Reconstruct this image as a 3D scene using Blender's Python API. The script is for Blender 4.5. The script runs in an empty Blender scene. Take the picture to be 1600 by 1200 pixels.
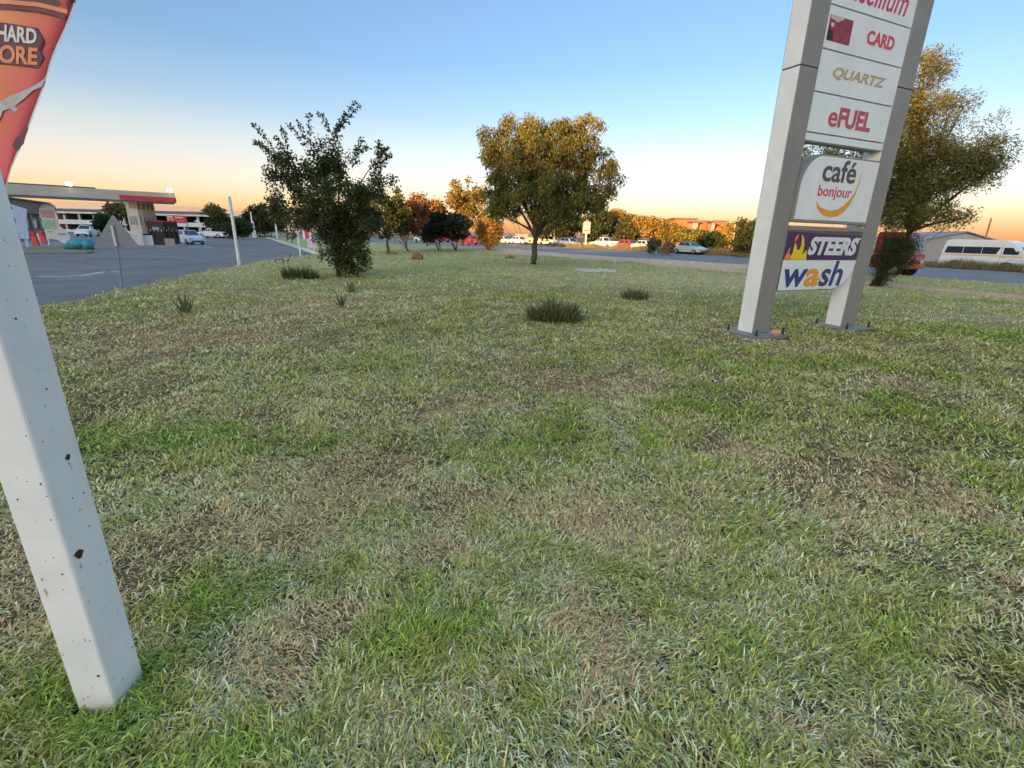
import bpy, math, random
import numpy as np
from mathutils import Vector, Matrix

# ------------------------------------------------------------------ camera
scene = bpy.context.scene
COL = scene.collection
F, EYE, SRC_W = 731.0, 1.65, 1600.0
_d = np.array([744 - 800, -(2900 - 600), -F]); _d /= np.linalg.norm(_d)
_u = -_d
_y = np.array([0, 0, -1.0]) - _u * (-_u[2]); _y /= np.linalg.norm(_y)
RW = np.array([np.cross(_y, _u), _y, _u])            # world from camera
cam = bpy.data.cameras.new('camera')
cam.sensor_width = 36.0; cam.lens = F / SRC_W * 36.0
cam.clip_start = 0.05; cam.clip_end = 12000
cam_o = bpy.data.objects.new('camera', cam); COL.objects.link(cam_o)
M4 = Matrix([list(RW[0]) + [0], list(RW[1]) + [0], list(RW[2]) + [EYE], [0, 0, 0, 1]])
cam_o.matrix_world = M4
scene.camera = cam_o

def ray(px, py): return RW @ np.array([px - 800, -(py - 600), -F])
def gp(px, py, z=0.0):
    r = ray(px, py); t = (z - EYE) / r[2]
    return np.array([r[0] * t, r[1] * t, z])
def at(px, py, Y):
    r = ray(px, py); p = r * (Y / r[1])
    return np.array([p[0], p[1], p[2] + EYE])

# ------------------------------------------------------------------ light
SUN_AZ = np.array([-0.50, -0.866]); SUN_EL = math.radians(7.0)
world = bpy.data.worlds.new('World'); scene.world = world; world.use_nodes = True
nt = world.node_tree; nt.nodes.clear()
wo = nt.nodes.new('ShaderNodeOutputWorld'); bg = nt.nodes.new('ShaderNodeBackground')
sky = nt.nodes.new('ShaderNodeTexSky'); sky.sky_type = 'NISHITA'; sky.sun_disc = False
sky.sun_elevation = SUN_EL; sky.sun_rotation = math.atan2(SUN_AZ[0], SUN_AZ[1])
sky.altitude = 1500; sky.air_density = 1.0; sky.dust_density = 10.0; sky.ozone_density = 2.0
tc = nt.nodes.new('ShaderNodeTexCoord'); sep = nt.nodes.new('ShaderNodeSeparateXYZ')
ramp = nt.nodes.new('ShaderNodeValToRGB')
SKY = [(0.0, (.44, .14, .03)), (.045, (.41, .19, .04)), (.08, (.34, .18, .07)), (.115, (.27, .14, .05)), (.15, (.19, .11, .02)), (.20, (.07, .04, .006)),
       (.28, (.0, .0, .0)), (.37, (.0, .0, .0)), (.53, (.057, .10, .127)), (.84, (.11, .20, .31)), (1.0, (.12, .22, .34))]
while len(ramp.color_ramp.elements) < len(SKY): ramp.color_ramp.elements.new(0.5)
for e, (p, c) in zip(ramp.color_ramp.elements, SKY): e.position = p; e.color = (*c, 1)
sc10 = nt.nodes.new('ShaderNodeVectorMath'); sc10.operation = 'SCALE'; sc10.inputs['Scale'].default_value = 5.9
scn = nt.nodes.new('ShaderNodeVectorMath'); scn.operation = 'SCALE'; scn.inputs['Scale'].default_value = 1.22
addn = nt.nodes.new('ShaderNodeVectorMath'); addn.operation = 'ADD'
L = nt.links
L.new(tc.outputs['Generated'], sep.inputs[0]); L.new(sep.outputs['Z'], ramp.inputs[0])
L.new(ramp.outputs[0], sc10.inputs[0]); L.new(sky.outputs[0], scn.inputs[0])
L.new(sc10.outputs[0], addn.inputs[0]); L.new(scn.outputs[0], addn.inputs[1])
L.new(addn.outputs[0], bg.inputs['Color']); bg.inputs['Strength'].default_value = 0.1
L.new(bg.outputs[0], wo.inputs['Surface'])

sun = bpy.data.lights.new('sun', 'SUN'); sun.energy = 5.0; sun.angle = math.radians(0.6); sun.color = (1.0, .56, .20)
sun_o = bpy.data.objects.new('sun', sun); COL.objects.link(sun_o)
sun_o.rotation_euler = Vector((-SUN_AZ[0], -SUN_AZ[1], -math.tan(SUN_EL))).to_track_quat('-Z', 'Y').to_euler()
vs = scene.view_settings
vs.view_transform = 'Standard'; vs.look = 'None'; vs.gamma = 1.0; vs.use_curve_mapping = False
vs.exposure = 1.62
scene.cycles.max_bounces = 9; scene.cycles.diffuse_bounces = 6; scene.cycles.transmission_bounces = 6; scene.cycles.transparent_max_bounces = 8

# ------------------------------------------------------------------ helpers
rnd = random.Random(11)
def tag(o, label=None, cat=None, group=None, kind=None):
    if label: o['label'] = label
    if cat: o['category'] = cat
    if group: o['group'] = group
    if kind: o['kind'] = kind
    return o
def empty(name, loc=(0, 0, 0), rz=0.0, label=None, cat=None, group=None):
    o = bpy.data.objects.new(name, None); COL.objects.link(o)
    o.location = tuple(float(q) for q in loc); o.rotation_euler = (0, 0, rz); o.empty_display_size = .2
    return tag(o, label, cat, group)
_mats = {}
def mat(name, col, rough=.6, var=.12, scale=6.0, bump=0.0, bscale=40.0, metal=0.0, emit=0.0, col2=None, spec=.4, coat=0.0):
    if name in _mats: return _mats[name]
    m = bpy.data.materials.new(name); m.use_nodes = True; n = m.node_tree.nodes; l = m.node_tree.links
    b = n['Principled BSDF']; b.inputs['Roughness'].default_value = rough; b.inputs['Metallic'].default_value = metal
    b.inputs['Specular IOR Level'].default_value = spec; b.inputs['Coat Weight'].default_value = coat
    if emit:
        b.inputs['Emission Color'].default_value = (*col, 1); b.inputs['Emission Strength'].default_value = emit
    t = n.new('ShaderNodeTexCoord')
    if var > 0 or col2:
        nz = n.new('ShaderNodeTexNoise'); nz.inputs['Scale'].default_value = scale; nz.inputs['Detail'].default_value = 6; nz.inputs['Roughness'].default_value = .65
        l.new(t.outputs['Object'], nz.inputs['Vector'])
        r = n.new('ShaderNodeValToRGB'); r.color_ramp.elements[0].position = .3; r.color_ramp.elements[1].position = .7
        c2 = col2 if col2 else tuple(min(1, c * (1 + var)) for c in col)
        r.color_ramp.elements[0].color = (*(col if col2 else tuple(c * (1 - var) for c in col)), 1); r.color_ramp.elements[1].color = (*c2, 1)
        l.new(nz.outputs['Fac'], r.inputs[0]); l.new(r.outputs[0], b.inputs['Base Color'])
    else: b.inputs['Base Color'].default_value = (*col, 1)
    if bump > 0:
        nb = n.new('ShaderNodeTexNoise'); nb.inputs['Scale'].default_value = bscale; nb.inputs['Detail'].default_value = 4
        l.new(t.outputs['Object'], nb.inputs['Vector'])
        bp = n.new('ShaderNodeBump'); bp.inputs['Strength'].default_value = bump; bp.inputs['Distance'].default_value = .02
        l.new(nb.outputs['Fac'], bp.inputs['Height']); l.new(bp.outputs[0], b.inputs['Normal'])
    _mats[name] = m; return m
def leafmat(name, trans=.35, rough=.55, attr='tint', spec=.25):
    if name in _mats: return _mats[name]
    m = bpy.data.materials.new(name); m.use_nodes = True; n = m.node_tree.nodes; l = m.node_tree.links
    b = n['Principled BSDF']; b.inputs['Roughness'].default_value = rough; b.inputs['Specular IOR Level'].default_value = spec
    a = n.new('ShaderNodeAttribute'); a.attribute_name = attr
    tr = n.new('ShaderNodeBsdfTranslucent'); mx = n.new('ShaderNodeMixShader'); mx.inputs[0].default_value = trans
    l.new(a.outputs['Color'], b.inputs['Base Color']); l.new(a.outputs['Color'], tr.inputs['Color'])
    l.new(b.outputs[0], mx.inputs[1]); l.new(tr.outputs[0], mx.inputs[2]); l.new(mx.outputs[0], n['Material Output'].inputs[0])
    _mats[name] = m; return m

class MB:
    def __init__(s): s.v = []; s.f = []; s.m = []
    def add(s, vs, fs, mi=0):
        b = len(s.v); s.v += [tuple(float(c) for c in p) for p in vs]
        s.f += [tuple(b + i for i in f) for f in fs]; s.m += [mi] * len(fs); return s
    def box(s, c, d, rz=0.0, mi=0, top=None, rx=0.0):
        x, y, z = d[0] / 2, d[1] / 2, d[2] / 2; k = top if top is not None else 1.0
        P = [(-x, -y, -z), (x, -y, -z), (x, y, -z), (-x, y, -z), (-x * k, -y * k, z), (x * k, -y * k, z), (x * k, y * k, z), (-x * k, y * k, z)]
        ca, sa, cx, sx = math.cos(rz), math.sin(rz), math.cos(rx), math.sin(rx)
        Q = []
        for p in P:
            yy, zz = p[1] * cx - p[2] * sx, p[1] * sx + p[2] * cx
            Q.append((c[0] + p[0] * ca - yy * sa, c[1] + p[0] * sa + yy * ca, c[2] + zz))
        return s.add(Q, [(3, 2, 1, 0), (4, 5, 6, 7), (0, 1, 5, 4), (1, 2, 6, 5), (2, 3, 7, 6), (3, 0, 4, 7)], mi)
    def prism(s, poly, y0, y1, mi=0, axis='y'):
        n = len(poly)
        def P(a, b, t): return (a, t, b) if axis == 'y' else ((a, b, t) if axis == 'z' else (t, a, b))
        vs_ = [P(a, b, y0) for a, b in poly] + [P(a, b, y1) for a, b in poly]
        fs = [tuple(range(n)), tuple(range(2 * n - 1, n - 1, -1))] + [(i + n, (i + 1) % n + n, (i + 1) % n, i) for i in range(n)]
        if axis == 'z': fs = [tuple(reversed(f)) for f in fs]
        return s.add(vs_, fs, mi)
    def tube(s, pts, rad, n=8, mi=0, caps=True):
        pts = [np.array(p, float) for p in pts]; k = len(pts)
        if not hasattr(rad, '__len__'): rad = [rad] * k
        vs_ = []
        for i in range(k):
            t = pts[min(i + 1, k - 1)] - pts[max(i - 1, 0)]; t = t / (np.linalg.norm(t) + 1e-9)
            a = np.array([0, 0, 1.0]) if abs(t[2]) < .9 else np.array([1.0, 0, 0])
            u = np.cross(t, a); u /= np.linalg.norm(u); w = np.cross(t, u)
            for j in range(n):
                th = 2 * math.pi * j / n; vs_.append(pts[i] + rad[i] * (u * math.cos(th) + w * math.sin(th)))
        fs = [(i * n + j, i * n + (j + 1) % n, (i + 1) * n + (j + 1) % n, (i + 1) * n + j) for i in range(k - 1) for j in range(n)]
        if caps: fs += [tuple(range(n - 1, -1, -1)), tuple((k - 1) * n + j for j in range(n))]
        return s.add(vs_, fs, mi)
    def lump(s, c, r, seed=0, n=10, k=7, amp=.15, mi=0):
        R = random.Random(seed); vs_ = []; fs = []
        for i in range(k + 1):
            ph = math.pi * i / k
            for j in range(n):
                th = 2 * math.pi * j / n; q = 1 + amp * (R.random() * 2 - 1)
                vs_.append((c[0] + r[0] * q * math.sin(ph) * math.cos(th), c[1] + r[1] * q * math.sin(ph) * math.sin(th), c[2] - r[2] * q * math.cos(ph)))
        for i in range(k):
            for j in range(n): fs.append((i * n + j, i * n + (j + 1) % n, (i + 1) * n + (j + 1) % n, (i + 1) * n + j))
        return s.add(vs_, fs, mi)
    def build(s, name, m, parent=None, smooth=False, bevel=0.0, seg=2):
        me = bpy.data.meshes.new(name); me.from_pydata(s.v, [], s.f); me.validate()
        for q in (m if isinstance(m, (list, tuple)) else [m]): me.materials.append(q)
        if any(s.m) and len(me.polygons) == len(s.m): me.polygons.foreach_set('material_index', s.m)
        if smooth: me.polygons.foreach_set('use_smooth', [True] * len(me.polygons))
        o = bpy.data.objects.new(name, me); COL.objects.link(o)
        if parent: o.parent = parent
        if bevel:
            b = o.modifiers.new('bevel', 'BEVEL'); b.width = bevel; b.segments = seg; b.limit_method = 'ANGLE'; b.angle_limit = math.radians(35)
        return o
def bx(name, m, c, d, parent=None, rz=0.0, bevel=0.0, **k): return MB().box(c, d, rz, **k).build(name, m, parent, bevel=bevel)

def npmesh(name, V, Fq, m, parent=None, col=None, tri=False, smooth=False):
    """V (n,3), Fq (k,4) or (k,3) index array, optional per-vertex colour"""
    me = bpy.data.meshes.new(name); nv = len(V); nf, w = Fq.shape
    me.vertices.add(nv); me.vertices.foreach_set('co', np.ascontiguousarray(V, np.float32).ravel())
    me.loops.add(nf * w); me.loops.foreach_set('vertex_index', np.ascontiguousarray(Fq, np.int32).ravel())
    me.polygons.add(nf); me.polygons.foreach_set('loop_start', np.arange(0, nf * w, w, dtype=np.int32))
    if smooth: me.polygons.foreach_set('use_smooth', np.ones(nf, bool))
    if col is not None:
        ca = me.color_attributes.new('tint', 'FLOAT_COLOR', 'POINT')
        c4 = np.ones((nv, 4), np.float32); c4[:, :3] = col; ca.data.foreach_set('color', c4.ravel())
    me.update(calc_edges=True); me.materials.append(m)
    o = bpy.data.objects.new(name, me); COL.objects.link(o)
    if parent: o.parent = parent
    return o

def text(s, box, m, parent, shear=0.0, bold=0.0, y=-.004, ext=.0015, name='lettering', post=None):
    """flat lettering fitted into box=(x0,x1,z0,z1) on the plane y of its parent, facing -y"""
    cu = bpy.data.curves.new('t', 'FONT'); cu.body = s; cu.offset = bold; cu.extrude = .01; cu.resolution_u = 4
    o = bpy.data.objects.new('t', cu); COL.objects.link(o)
    dg = bpy.context.evaluated_depsgraph_get(); me = bpy.data.meshes.new_from_object(o.evaluated_get(dg))
    bpy.data.objects.remove(o); bpy.data.curves.remove(cu)
    n = len(me.vertices); co = np.zeros(n * 3, np.float32); me.vertices.foreach_get('co', co); co = co.reshape(-1, 3); co[:, 0] += shear * co[:, 1]
    a, b = co.min(0), co.max(0); out = np.zeros_like(co)
    out[:, 0] = box[0] + (co[:, 0] - a[0]) / (b[0] - a[0]) * (box[1] - box[0])
    out[:, 2] = box[2] + (co[:, 1] - a[1]) / (b[1] - a[1]) * (box[3] - box[2])
    out[:, 1] = y - ext * np.sign(co[:, 2] + 1e-9)
    if post is not None: out = post(out)
    me.vertices.foreach_set('co', out.ravel()); me.update(); me.materials.clear(); me.materials.append(m); me.name = name
    q = bpy.data.objects.new(name, me); COL.objects.link(q); q.parent = parent
    return q

# numpy value noise
_T = np.random.default_rng(5).random((256, 256)).astype(np.float32)
def vn(x, y, s=0):
    x = np.asarray(x, float) + s * 17.31; y = np.asarray(y, float) + s * 9.77
    i = np.floor(x).astype(int); j = np.floor(y).astype(int); fx = x - i; fy = y - j
    fx = fx * fx * (3 - 2 * fx); fy = fy * fy * (3 - 2 * fy); i &= 255; j &= 255; i2 = (i + 1) & 255; j2 = (j + 1) & 255
    return (_T[i, j] * (1 - fx) + _T[i2, j] * fx) * (1 - fy) + (_T[i, j2] * (1 - fx) + _T[i2, j2] * fx) * fy
def fbm(x, y, s=0, o=4):
    t = 0; a = .5; n = 0
    for k in range(o): t = t + a * vn(x * 2 ** k, y * 2 ** k, s + k); n += a; a *= .55
    return t / n
def sst(a, b, x): t = np.clip((x - a) / (b - a), 0, 1); return t * t * (3 - 2 * t)

# ------------------------------------------------------------------ layout of the ground
LB_Y = np.array([-400, -30, -10, 0, 6, 10.2, 13.4, 18.3, 23.8, 29.4, 34.1, 35.7, 53.4, 104, 500]); LB_X = np.array([-40, -14, -10, -9.6, -9.7, -10.2, -11.1, -12.4, -13.6, -14.6, -15.0, -14.6, -24.3, -53, -280])
RN_Y = np.array([-400, -12, 12, 22.3, 27.8, 36.5, 42, 48.5, 60, 72, 92, 300]); RN_X = np.array([270, 45, 31, 25.2, 22.2, 17.8, 13, 6.65, -2, -12, -30, -215])
RF_Y = np.array([-400, -4, 22, 34.5, 41, 54, 65, 78, 92, 110, 320]); RF_X = np.array([285, 58, 44, 37, 33.5, 26.3, 20, 12, 1, -15, -205])
lb = lambda y: np.interp(y, LB_Y, LB_X)
rn = lambda y: np.interp(y, RN_Y, RN_X)
rf = lambda y: np.interp(y, RF_Y, RF_X)
PATH = [(9.5, 33), (13.6, 26), (16.0, 20.6), (17.9, 16.8), (24, 6)]
def seg_dist(x, y, pts):
    d = np.full(np.shape(x), 1e9)
    for (ax, ay), (bx_, by) in zip(pts[:-1], pts[1:]):
        vx, vy = bx_ - ax, by - ay; t = np.clip(((x - ax) * vx + (y - ay) * vy) / (vx * vx + vy * vy), 0, 1)
        d = np.minimum(d, np.hypot(x - ax - t * vx, y - ay - t * vy))
    return d
def lawn_mask(x, y): return sst(0, .45, x - lb(y) + .25 * (vn(x * 1.3, y * 1.3, 3) - .5)) * sst(0, .9, rn(y) - x + .5 * (vn(x, y, 4) - .5))
def far_mask(x, y): return sst(0, 1.2, x - rf(y))
def height(x, y):
    m = np.maximum(lawn_mask(x, y), far_mask(x, y))
    r = np.hypot(x, y)
    b = .05 * (fbm(x * .35, y * .35, 1) - .5) + .05 * (fbm(x * 1.6, y * 1.6, 2) - .5) * np.exp(-r / 30)
    b = b * np.clip(r / 1.0, .4, 1)
    mound = .35 * np.exp(-(((x + 6) / 8) ** 2 + ((y - 54) / 6) ** 2))
    return -.17 + m * (.17 + b + mound)
def dirt(x, y):
    d = rn(y) - x; n = fbm(x * .35, y * .35, 7)
    sh = sst(0, 1, y - 29) * sst(62, 54, y) * (1 - sst(8.5, 11.0, d + 6 * (n - .5)))
    sh = np.maximum(sh, (1 - sst(.4, 1.4, d + 1.2 * (n - .5))))
    p = (1 - sst(.6, 1.1, seg_dist(x, y, PATH) + .5 * (n - .5)))
    return np.clip(np.maximum(sh, p * .9), 0, 1)
DRY = [(300, 525, 2.0, .8, .75), (420, 490, 2.0, .7, .35), (180, 560, 1.2, .6, .45), (860, 592, .80, .34, 1.0), (800, 555, .5, .3, .35), (960, 605, .40, .25, .6), (560, 745, .45, .24, .75), (400, 820, .5, .22, .7), (640, 680, .3, .2, .3),
       (1230, 735, .5, .22, .5), (1400, 765, .6, .2, .6), (1530, 790, .5, .2, .55), (1150, 710, .35, .15, .45), (900, 800, .5, .22, .45), (470, 1000, .24, .24, .75), (930, 1040, .22, .16, .55), (20, 900, .7, .5, .6), (720, 640, .4, .2, .4),
       (1380, 600, 1.0, .5, .3), (1300, 800, .4, .25, .35), (700, 770, .5, .2, .5), (650, 860, .4, .22, .5), (1270, 545, .9, .3, .4), (1180, 440, 7, 3, .5), (480, 470, 2, 1.2, .4), (1500, 495, 1.5, .8, .45), (1060, 520, 1, .6, .3)]
LUSH = [(1350, 575, 1.3, .7, .55), (1500, 520, 2.0, .8, .55), (1440, 640, .9, .5, .55), (1560, 690, .6, .3, .5), (1180, 570, .8, .5, .4), (350, 945, .35, .2, .5), (240, 690, .5, .3, .3), (330, 800, .4, .2, .3), (840, 1000, .3, .15, .3), (1250, 860, .4, .2, .3),
        (1080, 640, .6, .3, .35), (640, 520, 1.2, .6, .3), (560, 560, .8, .5, .3), (100, 1170, .3, .2, .6), (1000, 900, .3, .2, .2), (1280, 1000, .4, .3, .35), (840, 700, .5, .15, .35), (1290, 480, 1.6, .5, .5), (1500, 470, 2.5, .7, .45), (400, 470, 1.0, .6, .35), (1030, 520, 1.2, .5, .35), (460, 700, .4, .25, .25), (640, 1000, .3, .2, .4)]
DRYW = [(*gp(a, b)[:2], rx, ry, k) for a, b, rx, ry, k in DRY]; LUSHW = [(*gp(a, b)[:2], rx, ry, k) for a, b, rx, ry, k in LUSH]
def dryness(x, y):
    wx = x + .9 * (fbm(x * 2.2, y * 2.2, 21) - .5) * np.clip(np.hypot(x, y) / 3, .35, 2); wy = y + .9 * (fbm(x * 2.2, y * 2.2, 22) - .5) * np.clip(np.hypot(x, y) / 3, .35, 2)
    r = np.hypot(x, y)
    n1 = fbm(x * 1.3, y * 1.3, 11); n2 = fbm(x * 4.5, y * 4.5, 12, 3); n3 = fbm(x * 12, y * 12, 14, 2)
    d = .50 + .85 * (n1 - .5) + (1.15 * (n2 - .5) + .55 * (n3 - .5)) * np.exp(-r / 14)
    d = d + .40 * (fbm(x * .16, y * .5, 13) - .5) * sst(7, 16, r)
    for cx, cy, rx, ry, k in DRYW: d = d + 1.25 * k * np.exp(-(((wx - cx) / rx) ** 2 + ((wy - cy) / ry) ** 2))
    for cx, cy, rx, ry, k in LUSHW: d = d - k * np.exp(-(((wx - cx) / rx) ** 2 + ((wy - cy) / ry) ** 2))
    return np.clip(d, 0, 1)

def build_ground():
    na = 500
    ang = np.linspace(0, 2 * np.pi, na, endpoint=False)
    rad = np.concatenate([[.3], np.geomspace(.5, 70, 300), np.geomspace(75, 6000, 40)])
    A, R = np.meshgrid(ang, rad); X = R * np.cos(A); Y = R * np.sin(A); Z = height(X, Y)
    Z = np.where(R > 160, -.17, Z)
    V = np.stack([X, Y, Z], -1).reshape(-1, 3)
    nr = len(rad); i, j = np.meshgrid(np.arange(nr - 1), np.arange(na), indexing='ij'); j2 = (j + 1) % na
    Fq = np.stack([i * na + j, i * na + j2, (i + 1) * na + j2, (i + 1) * na + j], -1).reshape(-1, 4)[:, ::-1]
    x, y = V[:, 0], V[:, 1]
    d = dryness(x, y)[:, None]; di = dirt(x, y)[:, None]
    g = np.array([.12, .11, .045]); s = np.array([.27, .175, .09]); e = np.array([.76, .48, .30])
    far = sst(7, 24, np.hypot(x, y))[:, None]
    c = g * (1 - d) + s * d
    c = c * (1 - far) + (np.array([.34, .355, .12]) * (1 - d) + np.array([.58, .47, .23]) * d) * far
    c = c * (1 - di) + e * di
    fm = far_mask(x, y)[:, None]; c = c * (1 - fm) + np.array([.15, .13, .075]) * fm
    # centre fan
    V = np.vstack([V, [[0, 0, float(height(0., 0.))]]]); c = np.vstack([c, c[:1]])
    m = bpy.data.materials.new('lawn soil'); m.use_nodes = True; n = m.node_tree.nodes; l = m.node_tree.links; b = n['Principled BSDF']
    b.inputs['Roughness'].default_value = .95; b.inputs['Specular IOR Level'].default_value = .1
    a = n.new('ShaderNodeAttribute'); a.attribute_name = 'tint'; t = n.new('ShaderNodeTexCoord')
    nz = n.new('ShaderNodeTexNoise'); nz.inputs['Scale'].default_value = 26; nz.inputs['Detail'].default_value = 7; nz.inputs['Roughness'].default_value = .75
    nz2 = n.new('ShaderNodeTexNoise'); nz2.inputs['Scale'].default_value = 2.3; nz2.inputs['Detail'].default_value = 8; nz2.inputs['Roughness'].default_value = .7
    l.new(t.outputs['Object'], nz.inputs['Vector']); l.new(t.outputs['Object'], nz2.inputs['Vector'])
    mr = n.new('ShaderNodeMapRange'); mr.inputs['From Min'].default_value = .3; mr.inputs['From Max'].default_value = .7; mr.inputs['To Min'].default_value = .55; mr.inputs['To Max'].default_value = 1.35
    mr2 = n.new('ShaderNodeMapRange'); mr2.inputs['From Min'].default_value = .3; mr2.inputs['From Max'].default_value = .7; mr2.inputs['To Min'].default_value = .72; mr2.inputs['To Max'].default_value = 1.25
    l.new(nz.outputs['Fac'], mr.inputs['Value']); l.new(nz2.outputs['Fac'], mr2.inputs['Value'])
    mm = n.new('ShaderNodeMath'); mm.operation = 'MULTIPLY'; l.new(mr.outputs[0], mm.inputs[0]); l.new(mr2.outputs[0], mm.inputs[1])
    vm = n.new('ShaderNodeVectorMath'); vm.operation = 'SCALE'; l.new(a.outputs['Color'], vm.inputs[0]); l.new(mm.outputs[0], vm.inputs['Scale']); l.new(vm.outputs[0], b.inputs['Base Color'])
    bp = n.new('ShaderNodeBump'); bp.inputs['Strength'].default_value = .8; bp.inputs['Distance'].default_value = .03; l.new(nz.outputs['Fac'], bp.inputs['Height']); l.new(bp.outputs[0], b.inputs['Normal'])
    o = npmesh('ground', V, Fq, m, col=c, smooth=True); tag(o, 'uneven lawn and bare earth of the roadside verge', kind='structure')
    return o
build_ground()

asphalt = mat('asphalt', (.15, .138, .124), .85, 0, .35, .5, 220, col2=(.25, .235, .215))
asphalt2 = mat('asphalt old', (.18, .172, .165), .8, 0, .5, .4, 200, col2=(.24, .23, .22))
concrete = mat('concrete', (.30, .29, .27), .85, .18, 1.5, .2)
kerbm = mat('kerb paint', (.62, .60, .55), .8, .15, 3)
paint = mat('road paint', (.55, .55, .53), .8, .25, 8)
white = mat('white paint', (.72, .73, .74), .45, .05)
tar = mat('tar', (.02, .022, .026), .7, .2)

def sheet(name, left, right, ys, z, m, label):
    mb = MB(); P = []
    for y in ys: P += [(left(y), y, z), (right(y), y, z)]
    mb.add(P, [(2 * i, 2 * i + 1, 2 * i + 3, 2 * i + 2) for i in range(len(ys) - 1)])
    return tag(mb.build(name, m), label, kind='structure')
sheet('service_road', lambda y: -260.0, lambda y: float(lb(y)) + .1, list(np.linspace(-40, 104, 80)), -.10, asphalt, 'grey asphalt service road beside the lawn')
sheet('main_road', lambda y: float(rn(y)) - .1, lambda y: float(rf(y)) + .3, list(np.linspace(-120, 260, 120)), -.10, asphalt2, 'two lane asphalt road beyond the trees')
# pale worn gravel edge along the far side of the main road
sheet('road_shoulder', lambda y: float(rf(y)) - 1.0, lambda y: float(rf(y)) + .25, list(np.linspace(-60, 120, 60)), -.094, mat('gravel', (.33, .31, .28), .9, .2, 4), 'pale gravel shoulder of the main road')
# white kerb running away from the lawn corner
kb = MB(); kp = [gp(506, 398.2, -.02), gp(497, 397, -.02), gp(475, 389.5, -.02), gp(455, 383, -.02), gp(436, 377, -.02), gp(417, 371.2, -.02)]
for a, b in zip(kp[:-1], kp[1:]):
    dv = (b - a)[:2]; ln = np.hypot(*dv); c = (a + b) / 2
    kb.box((c[0], c[1], -.05), (ln + .05, .28, .22), math.atan2(dv[1], dv[0]))
tag(kb.build('kerb', kerbm), 'white painted kerb along the service road', kind='structure')
# worn painted edge line and tar joints on the service road
pm = MB(); pts = [gp(58, 432, -.094), gp(100, 432, -.094), gp(130, 430, -.094), gp(152, 426.5, -.094), gp(162, 424.5, -.094)]
for a, b in zip(pts[:-1], pts[1:]):
    dv = (b - a)[:2]; nv = np.array([-dv[1], dv[0]]) / np.hypot(*dv) * .11
    pm.add([(a[0] - nv[0], a[1] - nv[1], -.094), (b[0] - nv[0], b[1] - nv[1], -.094), (b[0] + nv[0], b[1] + nv[1], -.094), (a[0] + nv[0], a[1] + nv[1], -.094)], [(0, 1, 2, 3)])
a, b = gp(168, 423.5, -.094), gp(182, 424.2, -.094); pm.add([a, b, b + [.05, .2, 0], a + [.05, .2, 0]], [(0, 1, 2, 3)])
tag(pm.build('road_marking', paint), 'faded white painted line on the service road', kind='structure')
jm = MB()
def joint(p0, p1, seed, w=.10, brk=.25):
    a, b = gp(*p0, -.095), gp(*p1, -.095); n = 60; R = random.Random(seed); off = 0
    prev = None
    for i in range(n + 1):
        off = off * .7 + R.uniform(-.12, .12); q = a + (b - a) * i / n + np.array([0, off, 0]); ww = w * R.uniform(.4, 1.5)
        if prev is not None and R.random() > brk: jm.add([prev[0] - [0, prev[1], 0], q - [0, ww, 0], q + [0, ww, 0], prev[0] + [0, prev[1], 0]], [(0, 1, 2, 3)])
        prev = (q, ww)
joint((50, 402), (375, 408), 1, .11, .18); joint((330, 394), (497, 396), 2, .14, .05)
tag(jm.build('tar_joint', tar), 'dark tar sealed joints across the service road', kind='structure')

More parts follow.
